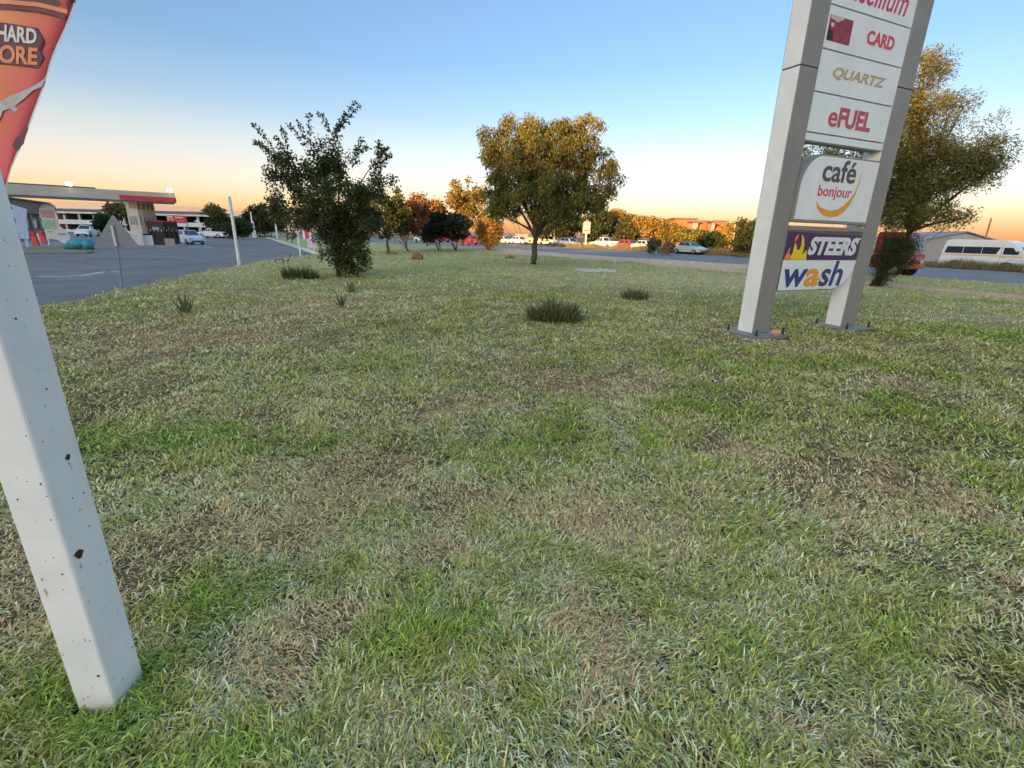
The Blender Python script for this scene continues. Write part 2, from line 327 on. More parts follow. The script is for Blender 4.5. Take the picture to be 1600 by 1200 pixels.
# ------------------------------------------------------------------ grass blades
def grass_blades():
    R = np.random.default_rng(3)
    def scatter(n, r0, r1, power):
        u = R.random(n)
        r = r0 * (r1 / r0) ** u if power == 0 else np.sqrt(r0 ** 2 + u * (r1 ** 2 - r0 ** 2))
        h_ = 105 if r1 < 2.5 else (68 if r1 < 20 else 60); a = np.radians(R.uniform(90 - h_, 90 + h_, n)); return r * np.cos(a), r * np.sin(a), r
    xs = []
    for n, r0, r1, p in ((150000, .35, 1.9, 1), (500000, 1.9, 14, 0), (130000, 14, 46, 0)):
        cx, cy, r = scatter(n // 7, r0, r1, p); i = R.integers(0, n // 7, n); sg = .022 * np.clip(r[i] / 2.2, .8, 5)
        xs.append((cx[i] + R.normal(0, 1, n) * sg, cy[i] + R.normal(0, 1, n) * sg))
    x = np.concatenate([q[0] for q in xs]); y = np.concatenate([q[1] for q in xs])
    keep = (lawn_mask(x, y) > .35) & (dirt(x, y) < R.uniform(.15, .8, len(x)))
    for (cx, cy, rr) in ((-1.438, 1.283, .088), (4.44, 8.45, .42), (6.76, 9.4, .42), (4.17, 24.9, .9)):
        keep &= np.maximum(abs(x - cx), abs(y - cy)) > rr
    bare = fbm(x * 2.1, y * 2.1, 41, 3)
    d0 = dryness(x, y); keep &= ~((bare > .60) & (d0 > .45) & (R.random(len(x)) < .55))
    x, y, d = x[keep], y[keep], d0[keep]; n = len(x); r = np.hypot(x, y); z = height(x, y)
    far = 1 + np.clip(r - 2, 0, 60) * .13
    tuft = sst(.45, .75, fbm(x * 3.5, y * 3.5, 42, 3))
    ln = .84 * (.024 + .036 * R.random(n) + .028 * (1 - d) * tuft + .012 * (1 - d)) * (1 + .10 * np.clip(r - 3, 0, 14))
    longb = R.random(n) < .03; ln = np.where(longb, ln * 1.7, ln)
    wd = (.0018 + .0021 * R.random(n)) * far
    tilt = np.radians(np.clip(R.normal(71, 15, n) - 16 * (1 - d) * tuft, 8, 89)); az = R.uniform(0, 2 * np.pi, n)
    flow = 2 * np.pi * fbm(x * 1.1, y * 1.1, 44, 2) * 2; az = np.where(R.random(n) < .35, flow + R.normal(0, .6, n), az)
    dx, dy = np.cos(az), np.sin(az)
    # straw stems lie flat
    straw = R.random(n) < np.clip(d * 1.25 - .16, .10, .95)
    tilt = np.where(straw, np.clip(tilt + np.radians(8), 0, np.radians(89)), tilt)
    h1 = ln * .55 * np.cos(tilt * .75); o1 = ln * .55 * np.sin(tilt * .75)
    h2 = h1 + ln * .45 * np.cos(np.minimum(tilt * 1.35, 1.75)); o2 = o1 + ln * .45 * np.sin(np.minimum(tilt * 1.35, 1.75))
    sa = az + np.pi / 2 + R.normal(0, .5, n); sx, sy = np.cos(sa) * wd, np.sin(sa) * wd
    lift = R.uniform(-.004, .030, n) * (.35 + fbm(x * 9, y * 9, 47, 2)) * np.clip(.5 + r * .25, .8, 1.6)
    P0 = np.stack([x, y, z + lift - .004], -1); S = np.stack([sx, sy, np.zeros(n)], -1)
    P1 = P0 + np.stack([dx * o1, dy * o1, h1], -1); P2 = P0 + np.stack([dx * o2, dy * o2, np.maximum(h2, .003)], -1)
    V = np.stack([P0 - S, P0 + S, P1 - S * .85, P1 + S * .85, P2], 1).reshape(-1, 3)
    b = np.arange(n) * 5
    T = np.concatenate([np.stack([b, b + 1, b + 3], -1), np.stack([b, b + 3, b + 2], -1), np.stack([b + 2, b + 3, b + 4], -1)])
    g1 = np.array([.38, .405, .09]); g2 = np.array([.67, .59, .165]); s1 = np.array([.93, .72, .34]); s2 = np.array([.82, .54, .26]); s3 = np.array([.93, .79, .42]); gl = np.array([.36, .49, .07])
    q = R.random((n, 1)); q2 = R.random((n, 1)); dd = d[:, None]
    green = g1 * (1 - q) + g2 * q; lush = np.clip((.30 - dd) / .30, 0, 1); green = green * (1 - .7 * lush) + gl * (.8 + .6 * q) * .7 * lush
    grey = fbm(x * 1.7, y * 1.7, 45, 3)[:, None]
    pb = np.clip((dd - .55) * 1.6, .08, .75); st = np.where(q2 < pb, s2, np.where(q2 < pb + (1 - pb) * np.clip(1.0 - 4 * (grey - .42), .1, .9), s1, s3))
    c = np.minimum(np.where(straw[:, None], st, green) * (.45 + .95 * R.random((n, 1))), .93)
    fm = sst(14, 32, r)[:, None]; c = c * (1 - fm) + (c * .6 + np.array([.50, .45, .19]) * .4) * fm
    C = np.repeat(c, 5, 0)
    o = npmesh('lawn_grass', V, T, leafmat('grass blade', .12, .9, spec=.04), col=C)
    tag(o, 'short patchy grass, green and straw brown, covering the verge', 'grass', kind='stuff')
    print('blades', n)
grass_blades()

# ------------------------------------------------------------------ tall grass beyond the main road
def verge_grass():
    R = np.random.default_rng(8); n = 60000
    y = 12 + 75 * R.random(n) ** 1.3; x = rf(y) + .35 + np.abs(R.normal(0, 1.3, n))
    hgt = (.22 + .55 * vn(x * .5, y * .5, 51)) * (.5 + R.random(n))
    az = R.uniform(0, 2 * np.pi, n); w = .012 + .016 * R.random(n)
    P = np.stack([x, y, np.full(n, -.03)], -1); lean = R.normal(0, .22, (n, 2)) * hgt[:, None]
    S = np.stack([np.cos(az) * w, np.sin(az) * w, np.zeros(n)], -1); T = P + np.stack([lean[:, 0], lean[:, 1], hgt], -1)
    V = np.stack([P - S, P + S, T], 1).reshape(-1, 3); b = np.arange(n) * 3
    q = R.random((n, 1)); c = np.array([.12, .12, .05]) * (1 - q) + np.array([.33, .27, .15]) * q
    o = npmesh('verge_grass', V, np.stack([b, b + 1, b + 2], -1), leafmat('grass blade', .3, .6), col=np.repeat(c, 3, 0))
    tag(o, 'tall dry grass along the far side of the main road', 'grass', kind='stuff')
verge_grass()

# ------------------------------------------------------------------ square white post in the foreground
def post_material():
    m = bpy.data.materials.new('chipped white enamel'); m.use_nodes = True; n = m.node_tree.nodes; l = m.node_tree.links; b = n['Principled BSDF']
    t = n.new('ShaderNodeTexCoord'); v = n.new('ShaderNodeTexNoise'); v.inputs['Scale'].default_value = 75; v.inputs['Detail'].default_value = 2
    v2 = n.new('ShaderNodeTexNoise'); v2.inputs['Scale'].default_value = 5; v2.inputs['Detail'].default_value = 5
    l.new(t.outputs['Object'], v.inputs['Vector']); l.new(t.outputs['Object'], v2.inputs['Vector'])
    r = n.new('ShaderNodeValToRGB'); r.color_ramp.elements[0].position = .70; r.color_ramp.elements[1].position = .735
    l.new(v.outputs['Fac'], r.inputs[0])
    r2 = n.new('ShaderNodeValToRGB'); r2.color_ramp.elements[0].color = (.76, .77, .78, 1); r2.color_ramp.elements[1].color = (.88, .88, .87, 1); r2.color_ramp.elements[0].position = .3; r2.color_ramp.elements[1].position = .65
    l.new(v2.outputs['Fac'], r2.inputs[0])
    mx = n.new('ShaderNodeMix'); mx.data_type = 'RGBA'; l.new(r.outputs[0], mx.inputs[0]); l.new(r2.outputs[0], mx.inputs[6]); mx.inputs[7].default_value = (.22, .14, .12, 1)
    # muddy splash towards the foot
    sp = n.new('ShaderNodeSeparateXYZ'); l.new(t.outputs['Object'], sp.inputs[0])
    mr = n.new('ShaderNodeMapRange'); mr.inputs['From Min'].default_value = .0; mr.inputs['From Max'].default_value = .11; mr.inputs['To Min'].default_value = 1.1; mr.inputs['To Max'].default_value = 0
    l.new(sp.outputs['Z'], mr.inputs['Value'])
    mu = n.new('ShaderNodeMath'); mu.operation = 'MULTIPLY'; l.new(mr.outputs[0], mu.inputs[0]); l.new(v2.outputs['Fac'], mu.inputs[1])
    mx2 = n.new('ShaderNodeMix'); mx2.data_type = 'RGBA'; l.new(mu.outputs[0], mx2.inputs[0]); l.new(mx.outputs[2], mx2.inputs[6]); mx2.inputs[7].default_value = (.38, .28, .19, 1)
    l.new(mx2.outputs[2], b.inputs['Base Color']); b.inputs['Roughness'].default_value = .38
    bp = n.new('ShaderNodeBump'); bp.inputs['Strength'].default_value = .15; bp.inputs['Distance'].default_value = .003; l.new(v.outputs['Fac'], bp.inputs['Height']); l.new(bp.outputs[0], b.inputs['Normal'])
    return m
rust = mat('rust', (.055, .022, .014), .95, 0, 90, .8, 150, col2=(.16, .06, .03))
stain = mat('rust stain', (.55, .40, .30), .7, .15, 30)
wp = empty('square_post', (-1.438, 1.283, 0), math.radians(1.5), 'thick square white steel post with rust chips, nearest the viewer', 'post')
pw = .068
MB().box((0, 0, 1.55), (pw * 2, pw * 2, 3.2)).build('shaft', post_material(), wp, bevel=.011, seg=3)
bx('cap', white, (0, 0, 3.165), (.16, .16, .03), wp, bevel=.006)
def chip(px, py, r, seed, m=rust, stretch=1.0):
    """rust spot on whichever visible face of the post lies under this point of the photograph"""
    c, s = math.cos(wp.rotation_euler.z), math.sin(wp.rotation_euler.z)
    d = ray(px, py); o = np.array([-wp.location.x, -wp.location.y, EYE]); T = lambda v: np.array([v[0] * c + v[1] * s, -v[0] * s + v[1] * c, v[2]])
    o, d = T(o), T(d); R = random.Random(seed)
    for face in ('x', 'y'):
        k = (pw - o[0]) / d[0] if face == 'x' else (-pw - o[1]) / d[1]; p = o + d * k
        q = p[1] if face == 'x' else p[0]
        if abs(q) <= pw - .002:
            n = 11; poly = [(q + r * R.uniform(.7, 1.25) * math.cos(2 * math.pi * i / n), p[2] + stretch * r * R.uniform(.7, 1.25) * math.sin(2 * math.pi * i / n)) for i in range(n)]
            poly = [(max(-pw + .012, min(pw - .012, a)), b) for a, b in poly]
            if face == 'x': vs_ = [(pw + .0012, a, b) for a, b in poly]
            else: vs_ = [(a, -pw - .0012, b) for a, b in poly]; 
            MB().add(vs_, [tuple(range(n))]).build('rust_chip', m, wp); return
for i, (px, py, r) in enumerate([(123, 865, .0068), (106, 714, .0042), (116, 664, .004), (65, 756, .003), (42, 681, .0026), (154, 1056, .0035), (130, 770, .002), (72, 608, .0022), (24, 615, .0018), (80, 812, .002), (98, 897, .0024), (129, 950, .0016), (141, 1001, .0018), (206, 1011, .002), (131, 1092, .0022), (138, 1088, .0015), (28, 780, .0022), (66, 690, .0014), (99, 1023, .0014), (183, 954, .0014), (24, 498, .0022)]): chip(px, py, r * (2.2 if i < 3 else 1.5), i)
chip(126, 884, .0035, 71, stain, 3.2); chip(72, 925, .006, 77, stain, 2.5); chip(66, 905, .004, 78, stain, 2.0); chip(108, 724, .0025, 79, stain, 2.6); chip(133, 1000, .003, 80, stain, 3)

# ------------------------------------------------------------------ banner flag behind the post
FY = 2.6
fl = empty('banner_flag', (*at(2, 300, FY)[:2], 0), 0, 'orange and red printed banner flag with white hem behind the white post', 'flag')
fx, fy = fl.location.x, fl.location.y
def FP(px, py): p = at(px, py, FY); return (p[0] - fx, p[2])
def fold(P):
    P = np.array(P, float); P[:, 1] += .004 * np.sin(P[:, 0] * 17 + P[:, 2] * 1.5) + .0025 * np.sin(P[:, 0] * 41 - P[:, 2] * 3); return P
def cloth(name, poly, y, m, parent, thick=.0012):
    """printed cloth piece: outline filled by strips so that it can follow the folds"""
    zs = np.linspace(min(p[1] for p in poly), max(p[1] for p in poly), 26); n = len(poly); V = []; Fc = []
    for z in zs:
        z = min(max(z, zs[0] + 1e-5), zs[-1] - 1e-5); xs = []
        for i in range(n):
            (x0, z0), (x1, z1) = poly[i], poly[(i + 1) % n]
            if (z0 - z) * (z1 - z) < 0: xs.append(x0 + (x1 - x0) * (z - z0) / (z1 - z0))
        a, b = min(xs), max(xs); V += [(a + (b - a) * k / 14, y, z) for k in range(15)]
    for i in range(len(zs) - 1):
        for k in range(14): Fc.append((i * 15 + k, i * 15 + k + 1, (i + 1) * 15 + k + 1, (i + 1) * 15 + k))
    V = fold(V); o = MB().add([tuple(v) for v in V], Fc).build(name, m, parent, smooth=True)
    sd = o.modifiers.new('thickness', 'SOLIDIFY'); sd.thickness = thick; sd.offset = 1; return o
def flag_print():
    m = bpy.data.materials.new('printed flag cloth'); m.use_nodes = True; n = m.node_tree.nodes; l = m.node_tree.links; b = n['Principled BSDF']; b.inputs['Roughness'].default_value = .8
    t = n.new('ShaderNodeTexCoord'); sp = n.new('ShaderNodeSeparateXYZ'); l.new(t.outputs['Object'], sp.inputs[0])
    e0, e1 = FP(16, 268), FP(116, 0); k = (e1[0] - e0[0]) / (e1[1] - e0[1])
    ma = n.new('ShaderNodeMath'); ma.operation = 'MULTIPLY_ADD'; l.new(sp.outputs['Z'], ma.inputs[0]); ma.inputs[1].default_value = -k; ma.inputs[2].default_value = k * e0[1] - e0[0]
    ad = n.new('ShaderNodeMath'); ad.operation = 'ADD'; l.new(sp.outputs['X'], ad.inputs[0]); l.new(ma.outputs[0], ad.inputs[1])   # distance from the right hem, negative inside
    nz = n.new('ShaderNodeTexNoise'); nz.inputs['Scale'].default_value = 7; nz.inputs['Detail'].default_value = 4; l.new(t.outputs['Object'], nz.inputs['Vector'])
    m2 = n.new('ShaderNodeMath'); m2.operation = 'MULTIPLY_ADD'; l.new(nz.outputs['Fac'], m2.inputs[0]); m2.inputs[1].default_value = .12; l.new(ad.outputs[0], m2.inputs[2])
    mr = n.new('ShaderNodeMapRange'); mr.inputs['From Min'].default_value = -.30; mr.inputs['From Max'].default_value = .06; l.new(m2.outputs[0], mr.inputs['Value'])
    r = n.new('ShaderNodeValToRGB'); r.color_ramp.elements[0].color = (.80, .36, .16, 1); r.color_ramp.elements[1].color = (.72, .11, .15, 1); e = r.color_ramp.elements.new(.55); e.color = (.76, .22, .13, 1)
    l.new(mr.outputs[0], r.inputs[0]); l.new(r.outputs[0], b.inputs['Base Color']); return m
hem = mat('flag hem', (.75, .74, .74), .7, .05); dark = mat('flag plum', (.17, .08, .10), .8, .1); darker = mat('flag black', (.03, .028, .035), .8, .1)
wing = mat('flag wing grey', (.50, .50, .52), .8, .15, 14); letw = mat('flag letter white', (.72, .70, .68), .8, .04); leto = mat('flag letter orange', (.80, .30, .16), .8, .06)
E0, E1 = FP(8, 290), FP(152, -96); e_ = lambda t: (E0[0] + (E1[0] - E0[0]) * t, E0[1] + (E1[1] - E0[1]) * t)
LEFT = -.62
fabric = cloth('fabric', [E0, E1, (E1[0] - .25, E1[1] + .12), (LEFT, E1[1] + .1), (LEFT, E0[1] + .3), (-.12, E0[1])], 0, flag_print(), fl)
hw = .007
cloth('hem', [(E0[0] + .001, E0[1]), (E1[0] + .001, E1[1]), (E1[0] + hw, E1[1]), (E0[0] + hw, E0[1])], .001, hem, fl)
def flagpiece(name, pts, m, y=-.003): return cloth(name, [FP(*p) for p in pts], y, m, fabric)
flagpiece('top_band', [(118, -8), (105, 20), (92, 22), (40, 14), (-60, 0), (-60, -40), (130, -40)], dark)
flagpiece('upper_edge', [(132, -44), (116, 4), (100, -2), (60, -10), (-60, -30), (-60, -60), (130, -60)], darker, -.006)
flagpiece('stripe', [(107, 15), (106, 22), (60, 12), (-60, 0), (-60, -7), (60, 5)], leto, -.006)
flagpiece('stripe', [(105, 24), (103, 30), (60, 20), (-60, 8), (-60, 2), (60, 14)], dark, -.006)
def ftext(s, quad, m, y, bold):
    """quad: left-top, right-top, right-bottom, left-bottom in the photograph"""
    q = [np.array(FP(*p)) for p in quad]
    def post(P):
        u = P[:, 0:1]; v = P[:, 2:3]; B = (q[3] * (1 - u) + q[2] * u) * (1 - v) + (q[0] * (1 - u) + q[1] * u) * v
        return fold(np.stack([B[:, 0], P[:, 1], B[:, 1]], -1)).astype(np.float32)
    return text(s, (0, 1, 0, 1), m, fabric, bold=bold, y=y, ext=.0008, post=post)
flagpiece('letter_outline', [(-40, 30), (4, 35), (62, 45), (72, 66), (66, 80), (72, 92), (62, 108), (30, 102), (-40, 98)], dark, -.005)  # dark outline printed behind both words
ftext('HARD', [(-3, 37), (61, 47), (60, 70), (-4, 64)], letw, -.009, .03)
ftext('MORE', [(-24, 67), (62, 76), (61, 103), (-25, 97)], leto, -.009, .03)
wpts = [(73, 122), (66, 136), (52, 142), (42, 152), (28, 163), (24, 166), (29, 172), (24, 175), (17, 170), (8, 174), (3, 188), (-10, 195), (-40, 200), (-40, 170), (0, 162), (18, 150), (40, 141), (58, 132)]
wv = [(FP(*p)[0], -.006, FP(*p)[1]) for p in wpts]
MB().add([tuple(v) for v in fold(wv)], [tuple(range(len(wv)))]).build('wing_print', wing, fabric)
dk = [(45, 198), (38, 225), (28, 236), (22, 228), (26, 218), (36, 206)]
MB().add([tuple(v) for v in fold([(FP(*p)[0], -.005, FP(*p)[1]) for p in dk])], [tuple(range(len(dk)))]).build('dark_print', dark, fabric)
MB().tube([(-.64, 0, -.05), (-.64, 0, E1[1] + .2)], .012, 8).build('mast', white, fl)
MB().tube([(-.64, .0, E0[1] + .3), (-.3, .0, E0[1] + .1), (E0[0], .0, E0[1] - .01)], .005, 6).build('lower_arm', white, fl)

# ------------------------------------------------------------------ pylon sign
grey = mat('pylon grey', (.235, .225, .215), .5, .10, 2.5, .05); pale = mat('pylon pale cladding', (.82, .80, .77), .5, .07, 3)
panelw = mat('sign acrylic', (.70, .73, .75), .35, .07, 1.6); steel = mat('galvanised', (.24, .235, .22), .6, .2, 8, .2); bolt = mat('bolt rust', (.045, .035, .032), .7, .2, 30)
redp = mat('print red', (.60, .05, .09), .4, .06); redd = mat('print dull red', (.45, .07, .10), .4, .06); gold = mat('print gold', (.46, .33, .17), .45, .08); char = mat('print charcoal', (.075, .06, .075), .4, .05)
amber = mat('print amber', (.72, .32, .035), .4, .05); purple = mat('print purple', (.045, .018, .085), .35, .15, 3); navy = mat('print navy', (.02, .045, .17), .4, .05); letpale = mat('print pale', (.66, .67, .70), .4, .04)
yellow = mat('print yellow', (.75, .55, .02), .4, .05); orange = mat('print orange', (.80, .22, .05), .4, .05); pink = mat('print crimson', (.55, .03, .10), .4, .05)
PA = (4.33, 8.38)
py = empty('pylon_sign', (*PA, 0), math.atan2(.39489, .91873), 'tall grey twin-post pylon sign with stacked white panels', 'sign')
HT = 7.0
for x0, x1 in ((0, .40), (2.44, 2.86)):
    xc = (x0 + x1) / 2
    p = MB().box((xc, .175, (4.255 + .055) / 2), (x1 - x0, .35, 4.20)).box((xc, .175, (HT + 4.265) / 2), (x1 - x0, .35, HT - 4.265)).build('post', grey, py, bevel=.012)
    MB().box((x0 - .003, .175, 2.155), (.006, .315, 4.19)).box((x0 - .003, .175, (HT + 4.27) / 2), (.006, .315, HT - 4.28)).build('side_cladding', pale, p, bevel=.002)
    bp = bx('base_plate', steel, (xc, .12, .042), (.84, .80, .022), py, bevel=.003)
    bx('footing', concrete, (xc, .12, -.06), (.78, .74, .17), bp)
    for ix in (-1, 1):
        for iy in (-1, 1):
            cx, cy = xc + ix * .33, .12 + iy * .31
            MB().tube([(cx, cy, .05), (cx, cy, .165)], .014, 8).tube([(cx, cy, .053), (cx, cy, .082)], .026, 6).tube([(cx, cy, .092), (cx, cy, .112)], .025, 6).build('anchor_bolt', bolt, bp)
def rounded(x0, x1, z0, z1, tl=0.0, br=0.0, n=12, e=1.0):
    P = [(x0, z0)]
    if br: P += [(x1 - br + br * math.sin(math.pi / 2 * i / n), z0 + br * e * (1 - math.cos(math.pi / 2 * i / n))) for i in range(n + 1)]
    else: P += [(x1, z0)]
    P += [(x1, z1)]
    if tl: P += [(x0 + tl - tl * math.sin(math.pi / 2 * i / n), z1 - tl * e * (1 - math.cos(math.pi / 2 * i / n))) for i in range(n + 1)]
    else: P += [(x0, z1)]
    return P
XL, XR = .405, 2.435
def panel(z0, z1, label, y0=.012, d=.10, m=panelw):
    o = MB().prism(rounded(XL, XR, z0, z1), y0, y0 + d).build('sign_panel', m, py, bevel=.004); o['label'] = label; return o
MB().box(((XL + XR) / 2, .18, 5.10), (XR - XL, .12, 3.7)).build('frame', grey, py)
p0 = panel(3.255, 3.365, 'narrow blank white strip', d=.20)
pE = panel(3.385, 3.945, 'white panel with red lettering eFUEL')
pQ = panel(3.965, 4.53, 'white panel with gold lettering QUARTZ')
pC = panel(4.55, 5.105, 'white panel with red card picture and lettering CARD')
pX = panel(5.125, 5.69, 'white panel with crimson script lettering, cut off by the photo')
pT = panel(5.71, 6.95, 'plain white top panel')
text('e', (.86, 1.085, 3.495, 3.715), redd, pE, bold=.018, y=.009); text('FUEL', (1.105, 1.96, 3.502, 3.80), redd, pE, bold=.04, y=.009)
text('QUARTZ', (.75, 2.10, 4.165, 4.34), gold, pQ, bold=.032, shear=.25, y=.009)
text('CARD', (1.385, 2.09, 4.74, 4.935), redp, pC, bold=.04, y=.009)
text('Excellium', (.55, 2.22, 5.235, 5.60), pink, pX, bold=.006, shear=.3, y=.009)
MB().prism([(.45, 5.33), (.52, 5.25), (.66, 5.215), (.76, 5.235), (.66, 5.245), (.56, 5.28), (.49, 5.35)], .007, .011).build('swoosh', gold, pX)
cp = MB().prism(rounded(.45, .985, 4.655, 4.985), .006, .0115).build('card_picture', mat('card print', (.10, .012, .02), .35, 0, 5, col2=(.45, .05, .06)), pC)
MB().prism([(.455, 4.935), (.55, 4.925), (.62, 4.905), (.68, 4.93), (.76, 4.96), (.76, 4.98), (.455, 4.98)], .003, .0055).build('card_pale_print', mat('card pale', (.55, .42, .42), .4, .1), cp)  # pale shape printed along the top of the card picture
MB().prism([(.49, 4.845), (.555, 4.835), (.555, 4.885), (.49, 4.89)], .003, .0055).build('card_chip', mat('chip', (.62, .55, .5), .4, .1), cp)
MB().prism([(.46, 4.66), (.60, 4.66), (.57, 4.75), (.50, 4.80), (.46, 4.83)], .0035, .0055).build('card_dark_print', mat('card dark', (.02, .005, .008), .4, .1), cp)  # dark shape printed in the lower left corner of the card picture
# leaf shaped cafe panel
cf = MB().prism(rounded(.405, 2.415, 1.985, 3.075, tl=.46, n=14, e=1.15), -.03, .17).build('cafe_box', grey, py, bevel=.006); cf['label'] = 'leaf shaped white panel with lettering cafe bonjour'
cw = MB().prism(rounded(.455, 2.375, 2.03, 3.045, tl=.45, n=14, e=1.15), -.036, -.0305).build('cafe_face', panelw, cf)
text('caf\u00e9', (.93, 1.80, 2.655, 3.02), char, cw, bold=.02, y=-.039)
text('bonjour', (.905, 1.79, 2.365, 2.60), pink, cw, bold=.012, y=-.039)
arc = [(.91, 2.335), (.96, 2.24), (1.06, 2.16), (1.2, 2.105), (1.36, 2.085), (1.52, 2.105), (1.68, 2.18), (1.82, 2.33), (1.90, 2.50), (1.945, 2.68), (1.935, 2.86)]
inn = [(1.915, 2.66), (1.86, 2.52), (1.77, 2.40), (1.64, 2.29), (1.50, 2.225), (1.36, 2.20), (1.22, 2.205), (1.06, 2.24), (.98, 2.28)]
MB().prism(arc + inn, -.041, -.0365).build('crescent', amber, cw)
MB().prism([(2.02, 2.06), (2.36, 2.62), (2.36, 2.20), (2.14, 2.10)], -.0395, -.037).build('peeling_film', mat('film', (.70, .71, .72), .3, .05), cw)
# lower panel
st = MB().prism(rounded(.405, 2.43, .80, 1.86, br=.60, n=14, e=.95), .0, .12).build('wash_box', mat('box edge', (.12, .115, .11), .6, .1), py, bevel=.004); st['label'] = 'lower sign panel, purple above with flames and white below with lettering wash'
wf = MB().prism([(.425, .815), (1.85, .815)] + [(1.82 + .59 * math.sin(math.pi / 2 * i / 12), .815 + .52 * (1 - math.cos(math.pi / 2 * i / 12))) for i in range(1, 13)] + [(2.41, 1.345), (.425, 1.345)], -.006, -.0005).build('wash_face', panelw, st)
pf = MB().prism([(.425, 1.349), (2.30, 1.349), (2.385, 1.385), (2.41, 1.45), (2.41, 1.80), (.425, 1.82)], -.006, -.0005).build('purple_face', purple, st)
bx('top_rail', grey, ((XL + XR) / 2, .03, 1.895), (XR - XL, .10, .06), py, bevel=.004)
text('STEERS', (1.0, 2.355, 1.432, 1.755), letpale, pf, bold=.05, shear=.22, y=-.009)
MB().tube([(2.372, -.007, 1.735), (2.372, -.0095, 1.735)], .022, 10).build('mark', letpale, pf)
fo = [(.43, 1.352), (.46, 1.43), (.50, 1.52), (.545, 1.565), (.53, 1.50), (.545, 1.44), (.585, 1.415), (.62, 1.47), (.62, 1.57), (.64, 1.64), (.69, 1.585), (.72, 1.52), (.775, 1.525), (.80, 1.60), (.79, 1.70), (.755, 1.79), (.83, 1.73), (.875, 1.62), (.88, 1.50), (.86, 1.43), (.93, 1.48), (.95, 1.53), (.985, 1.44), (1.0, 1.352)]
MB().prism(fo, -.0095, -.0065).build('flame', yellow, pf)
MB().prism([(.43, 1.353), (.46, 1.43), (.50, 1.52), (.545, 1.565), (.53, 1.50), (.545, 1.44), (.585, 1.415), (.60, 1.353)], -.0115, -.0098).build('flame_tip', orange, pf)
MB().prism([(.605, 1.67), (.625, 1.74), (.68, 1.785), (.69, 1.75), (.66, 1.70), (.635, 1.66)], -.0095, -.0065).build('flame_tip', orange, pf)
text('w', (.50, 1.12, .868, 1.19), navy, wf, bold=.02, shear=.12, y=-.009)
text('a', (1.06, 1.44, .866, 1.20), amber, wf, bold=.03, shear=.12, y=-.011)
MB().prism([(1.40, 1.02), (1.50, 1.09), (1.44, 1.03), (1.52, .985), (1.42, .99), (1.40, .93), (1.375, 1.0)], -.0105, -.0085).build('a_spark', amber, wf)
text('sh', (1.46, 2.10, .868, 1.335), navy, wf, bold=.02, shear=.18, y=-.009)
MB().box((1.62, -.004, .822), (.30, .004, .012)).build('dark_seam', bolt, wf)
# bits lying on the base plate
rk = MB().lump((4.70, 8.30, .105), (.095, .05, .055), 4, 9, 6, .2).build('broken_brick', mat('pale brick', (.62, .30, .20), .9, .15, 20), smooth=False)
tag(rk, 'pale orange piece of broken brick on the left pylon base plate', 'brick')
# ------------------------------------------------------------------ ridge behind the viewer: unseen, added to keep the evening sun off the lawn
roofm = mat('roof sheet', (.25, .26, .27), .6, .12, 2); glassd = mat('dark glass', (.02, .025, .03), .12, .1, 2, spec=.6)
def shade_ridge():
    d = np.array([-SUN_AZ[0], -SUN_AZ[1]]); e = np.array([d[1], -d[0]]); S0 = -300.0; t = math.tan(SUN_EL)
    prof = [(-420, 3), (-330, 14), (-230, 14.8), (-64, 14.8), (-59, 9.0), (-40, 9.0), (-36, 6.6), (-23, 6.6), (-19, 9.0), (7, 9.2), (11, 13.8), (110, 13.8), (200, 9), (300, 0)]  # crest stepped to set how high the added shade reaches on each tree
    V = []
    for p, h in prof:
        hh = h - S0 * t; c = e * p + d * S0; n = e * p * 1.1 + d * (S0 + 90); f = e * p * 1.1 + d * (S0 - 160)
        V += [(n[0], n[1], -.6), (c[0], c[1], hh), (f[0], f[1], -.6)]
    mb = MB().add(V, [(3 * i + j, 3 * i + j + 1, 3 * i + j + 4, 3 * i + j + 3) for i in range(len(prof) - 1) for j in range(2)])
    tag(mb.build('shade_ridge', mat('ridge scrub', (.12, .12, .06), .95, .25, .05)), 'unseen scrub covered rise added behind the viewer to block the sun', kind='structure')
shade_ridge()

